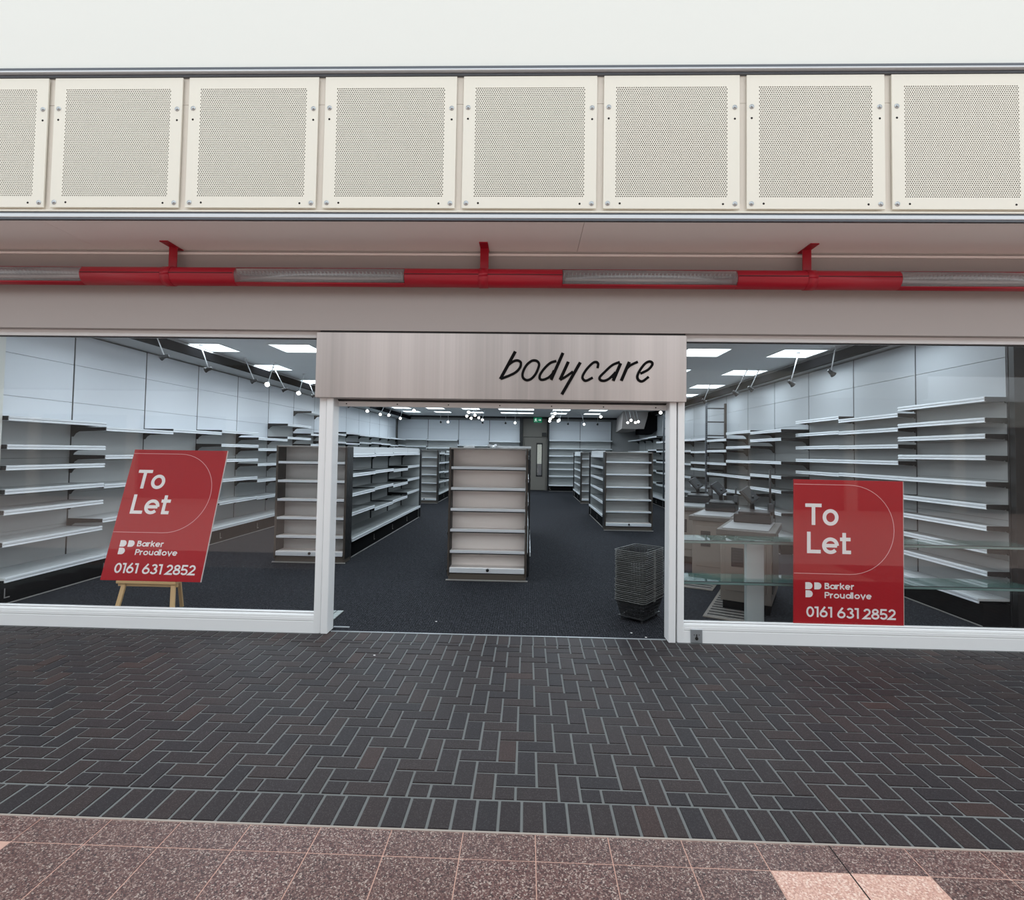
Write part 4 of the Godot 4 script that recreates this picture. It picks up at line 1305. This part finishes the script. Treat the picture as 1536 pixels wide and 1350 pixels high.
func spotlights() -> void:
	# bx, bz, tip x, tip y : arms in the left window, dark lamps aimed at the left wall
	var la := [[-5.25, -2.42, -5.10, 2.93], [-5.13, -3.27, -4.99, 2.89], [-5.06, -4.45, -4.88, 2.87], [-5.0, -5.4, -4.76, 2.83], [-5.16, -7.45, -5.02, 2.93], [-5.14, -9.9, -5.0, 2.9]]
	for i in la.size():
		var q: Array = la[i]
		spot("unlit spotlight on a thin white arm, %s from the window along the left wall" % ORD[i], Vector3(q[0], CEIL, q[1]), Vector3(q[2], q[3], q[1]), false, Vector3(-1, -0.35, 0.1))
	var lb := [[-4.75, -4.9, -4.86, 2.88], [-4.80, -6.35, -4.9, 2.88], [-4.6, -10.9, -4.8, 2.86], [-4.6, -12.3, -4.8, 2.86], [-4.45, -12.6, -4.6, 2.86], [-4.5, -14.2, -4.6, 2.86], [-3.2, -10.3, -3.27, 2.85]]
	for i in lb.size():
		var q: Array = lb[i]
		spot("small lit spotlight shining towards the front, %s from the shopfront on the left side" % ORD[i], Vector3(q[0], CEIL, q[1]), Vector3(q[2], q[3], q[1]), true, Vector3(0.25, -0.55, 1))
	var ra := [[4.40, -2.85, 4.33, 2.88], [4.15, -3.4, 4.03, 2.80], [4.05, -5.05, 3.82, 2.83], [4.28, -5.1, 4.12, 2.92], [4.1, -7.2, 3.96, 2.90]]
	for i in ra.size():
		var q: Array = ra[i]
		spot("unlit spotlight on a slanting white arm, %s from the window along the right wall" % ORD[i], Vector3(q[0], CEIL, q[1]), Vector3(q[2], q[3], q[1]), false, Vector3(0.8, -0.6, -0.2))
	var cl := [[-1.99, -12.38], [-1.94, -13.46], [-1.68, -11.93], [-1.65, -13.18], [-1.64, -14.27], [-1.72, -10.7]]
	for i in cl.size():
		spot("lit spotlight in the middle cluster above the central gondola, %s from its left" % ORD[[0, 1, 3, 4, 5, 2][i]], Vector3(cl[i][0] + 0.12, CEIL, cl[i][1]), Vector3(cl[i][0], 2.85, cl[i][1]), true, Vector3(0.3 if i % 2 == 0 else -0.3, -0.5, 1))
	var cr := [[0.79, -14.48], [0.78, -13.22], [0.79, -12.1], [0.81, -10.75], [1.09, -14.42], [1.12, -13.78]]
	for i in cr.size():
		spot("lit spotlight clustered above the fire door aisle, %s from its left" % ORD[i], Vector3(cr[i][0] + 0.12, CEIL, cr[i][1]), Vector3(cr[i][0], 2.85, cr[i][1]), true, Vector3(0.3 if i % 2 == 0 else -0.3, -0.5, 1))
	var cf := [[3.67, -14.7], [3.53, -13.35], [3.93, -14.6], [3.92, -14.04], [3.67, -9.91], [2.29, -11.81], [2.24, -16.23]]
	for i in cf.size():
		spot("lit spotlight %s" % ["hanging lowest left before the boxed bulkhead", "hanging high before the boxed bulkhead", "hanging lowest right before the boxed bulkhead", "hanging rightmost before the boxed bulkhead", "at the top right corner of the doorway view", "just under a ceiling panel right of the fire door", "low before the back wall, right of the fire door"][i], Vector3(cf[i][0] - 0.1, CEIL, cf[i][1]), Vector3(cf[i][0], 2.85, cf[i][1]), true, Vector3(-0.2, -0.5, 1))
	var bk := [[-3.15, -16.1], [-0.49, -16.06]]
	for i in 2:
		spot("large bright spotlight before the back wall, %s of the central gondola" % ["left", "above the right half"][i], Vector3(bk[i][0], CEIL, bk[i][1]), Vector3(bk[i][0], 2.86, bk[i][1]), true, Vector3(0, -0.5, 1))
	var rods := [[-3.78, "far left"], [-1.95, "behind the central cluster"], [-0.95, "above the central gondola"], [1.75, "right of the fire door"], [3.02, "far right"]]
	for q: Array in rods:
		spot("unlit spotlight on a straight rod aimed at the back wall, %s" % q[1], Vector3(q[0], CEIL, -18.1), Vector3(q[0], 2.96, -18.1), false, Vector3(0, -0.4, -1))

# ---------------------------------------------------------------- small things
func small_things() -> void:
	# exit sign over the fire door
	var x := thing("exit_sign", "small green running figure exit sign above the fire door", "sign", Vector3(0.455, 3.14, -18.86))
	part("panel", box_mesh(Vector3(0.37, 0.22, 0.04), 0.004), M.green, x)
	var s := surf()
	prism(s, PackedVector2Array([Vector2(0.02, 0.012), Vector2(0.09, 0.012), Vector2(0.09, 0.045), Vector2(0.16, 0.0), Vector2(0.09, -0.045), Vector2(0.09, -0.012), Vector2(0.02, -0.012)]), Vector3(0, 0, 0.02), Vector3.RIGHT, Vector3.UP, Vector3(0, 0, 0.003))
	part("arrow", done(s), M.sign_white, x)
	s = surf()
	var o := Vector3(-0.08, 0, 0.02)
	for l: Array in [[[-0.01, 0.04], [-0.02, -0.01]], [[-0.02, -0.01], [0.03, -0.03], [0.03, -0.075]], [[-0.02, -0.01], [-0.03, -0.05], [-0.075, -0.06]], [[-0.06, 0.005], [-0.03, 0.035], [0.0, 0.035], [0.04, 0.01]]]:
		ribbon(s, smooth_line(l), 0.018, o, Vector3.RIGHT, Vector3.UP, Vector3(0, 0, 0.003))
	tube(s, o + Vector3(0.0, 0.068, 0), o + Vector3(0.0, 0.068, 0.003), 0.015, -1.0, 10)
	part("figure", done(s), M.sign_white, x)
	# shutter lock on the right sill
	var k := thing("shutter_lock", "small grey metal lock plate on the right window sill beside the doorway", "lock plate", Vector3(1.522, 0.062, 0.036))
	part("plate", box_mesh(Vector3(0.105, 0.122, 0.012), 0.004), M.alu, k)
	s = surf(true)
	tube(s, Vector3(0, -0.02, 0.006), Vector3(0, -0.02, 0.012), 0.014, -1.0, 12)
	tube(s, Vector3(-0.022, 0.012, 0.006), Vector3(-0.022, 0.012, 0.009), 0.004, -1.0, 8)
	tube(s, Vector3(0.022, 0.012, 0.006), Vector3(0.022, 0.012, 0.009), 0.004, -1.0, 8)
	box(s, Vector3(0, 0.002, 0.007), Vector3(0.008, 0.03, 0.004))
	part("keyhole", done(s), M.hole, k)
	# floor grille and bolt keep behind the left doorway post
	var g := thing("floor_grille", "white square grid floor grille inside the left doorway post", "floor grille", Vector3(-1.96, 0.004, -0.44))
	part("frame", box_mesh(Vector3(0.22, 0.006, 0.36), 0.001), M.upright, g, shift(0, 0.003, 0))
	for i in 3:
		for j in 5:
			part("cell", box_mesh(Vector3(0.062, 0.006, 0.060), 0.002), M.post, g, shift(-0.072 + i * 0.072, 0.008, -0.142 + j * 0.071))
	var b := thing("bolt_keep", "short silver metal bar on the carpet at the left of the threshold", "metal bar", Vector3(-1.705, 0.004, -0.12))
	part("bar", box_mesh(Vector3(0.15, 0.010, 0.022), 0.003), M.alu, b, shift(0, 0.006, 0))
	# clear plastic left on top of the middle end display
	for q: Array in [[-0.28, 0.46, "flat clear plastic strip lying on the right top edge of the middle end display", 0.0], [-0.86, 0.14, "short clear plastic strip lying on the left top edge of the middle end display", 0.05]]:
		var f := thing("plastic_strip", q[2], "plastic strip", Vector3(q[0] + 0.1, 1.715, -2.10), q[3])
		part("strip", box_mesh(Vector3(q[1], 0.022, 0.05), 0.004), M.film, f, shift(0, 0.012, 0))
		part("fold", box_mesh(Vector3(q[1], 0.03, 0.004), 0.001), M.film, f, shift(0, 0.015, -0.03))
	var cr := thing("plastic_film", "crumpled clear plastic film on the top middle of the middle end display", "plastic film", Vector3(-0.44, 1.716, -2.10), 0.3)
	s = surf()
	for i in 9:
		var a := i * 0.7
		box(s, Vector3(0.05 * cos(a), 0.022 + 0.004 * (i % 3), 0.03 * sin(a)), Vector3(0.07, 0.003, 0.05), 0.0, Basis.from_euler(Vector3(0.5 * sin(i * 2.1), i * 0.9, 0.6 * cos(i * 1.7))))
	part("film", done(s), M.film, cr)
	# scraps of white litter
	var scraps := [[Vector3(0.99, 0.006, -0.17), "on the carpet near the right doorway post"], [Vector3(1.10, 0.006, -0.06), "on the carpet against the threshold at the right"], [Vector3(-0.86, 0.006, -0.36), "on the carpet left of the middle of the doorway"], [Vector3(-1.21, 0.003, 0.52), "on the bricks below the left doorway post"]]
	for q: Array in scraps:
		var p := thing("paper_scrap", "tiny white scrap of paper %s" % q[1], "litter", q[0])
		s = surf()
		prism(s, PackedVector2Array([Vector2(-0.009, -0.005), Vector2(0.004, -0.008), Vector2(0.010, 0.002), Vector2(0.001, 0.009), Vector2(-0.008, 0.005)]), Vector3.ZERO, Vector3.RIGHT, Vector3.BACK, Vector3(0, 0.003, 0))
		part("scrap", done(s), M.print_white, p)
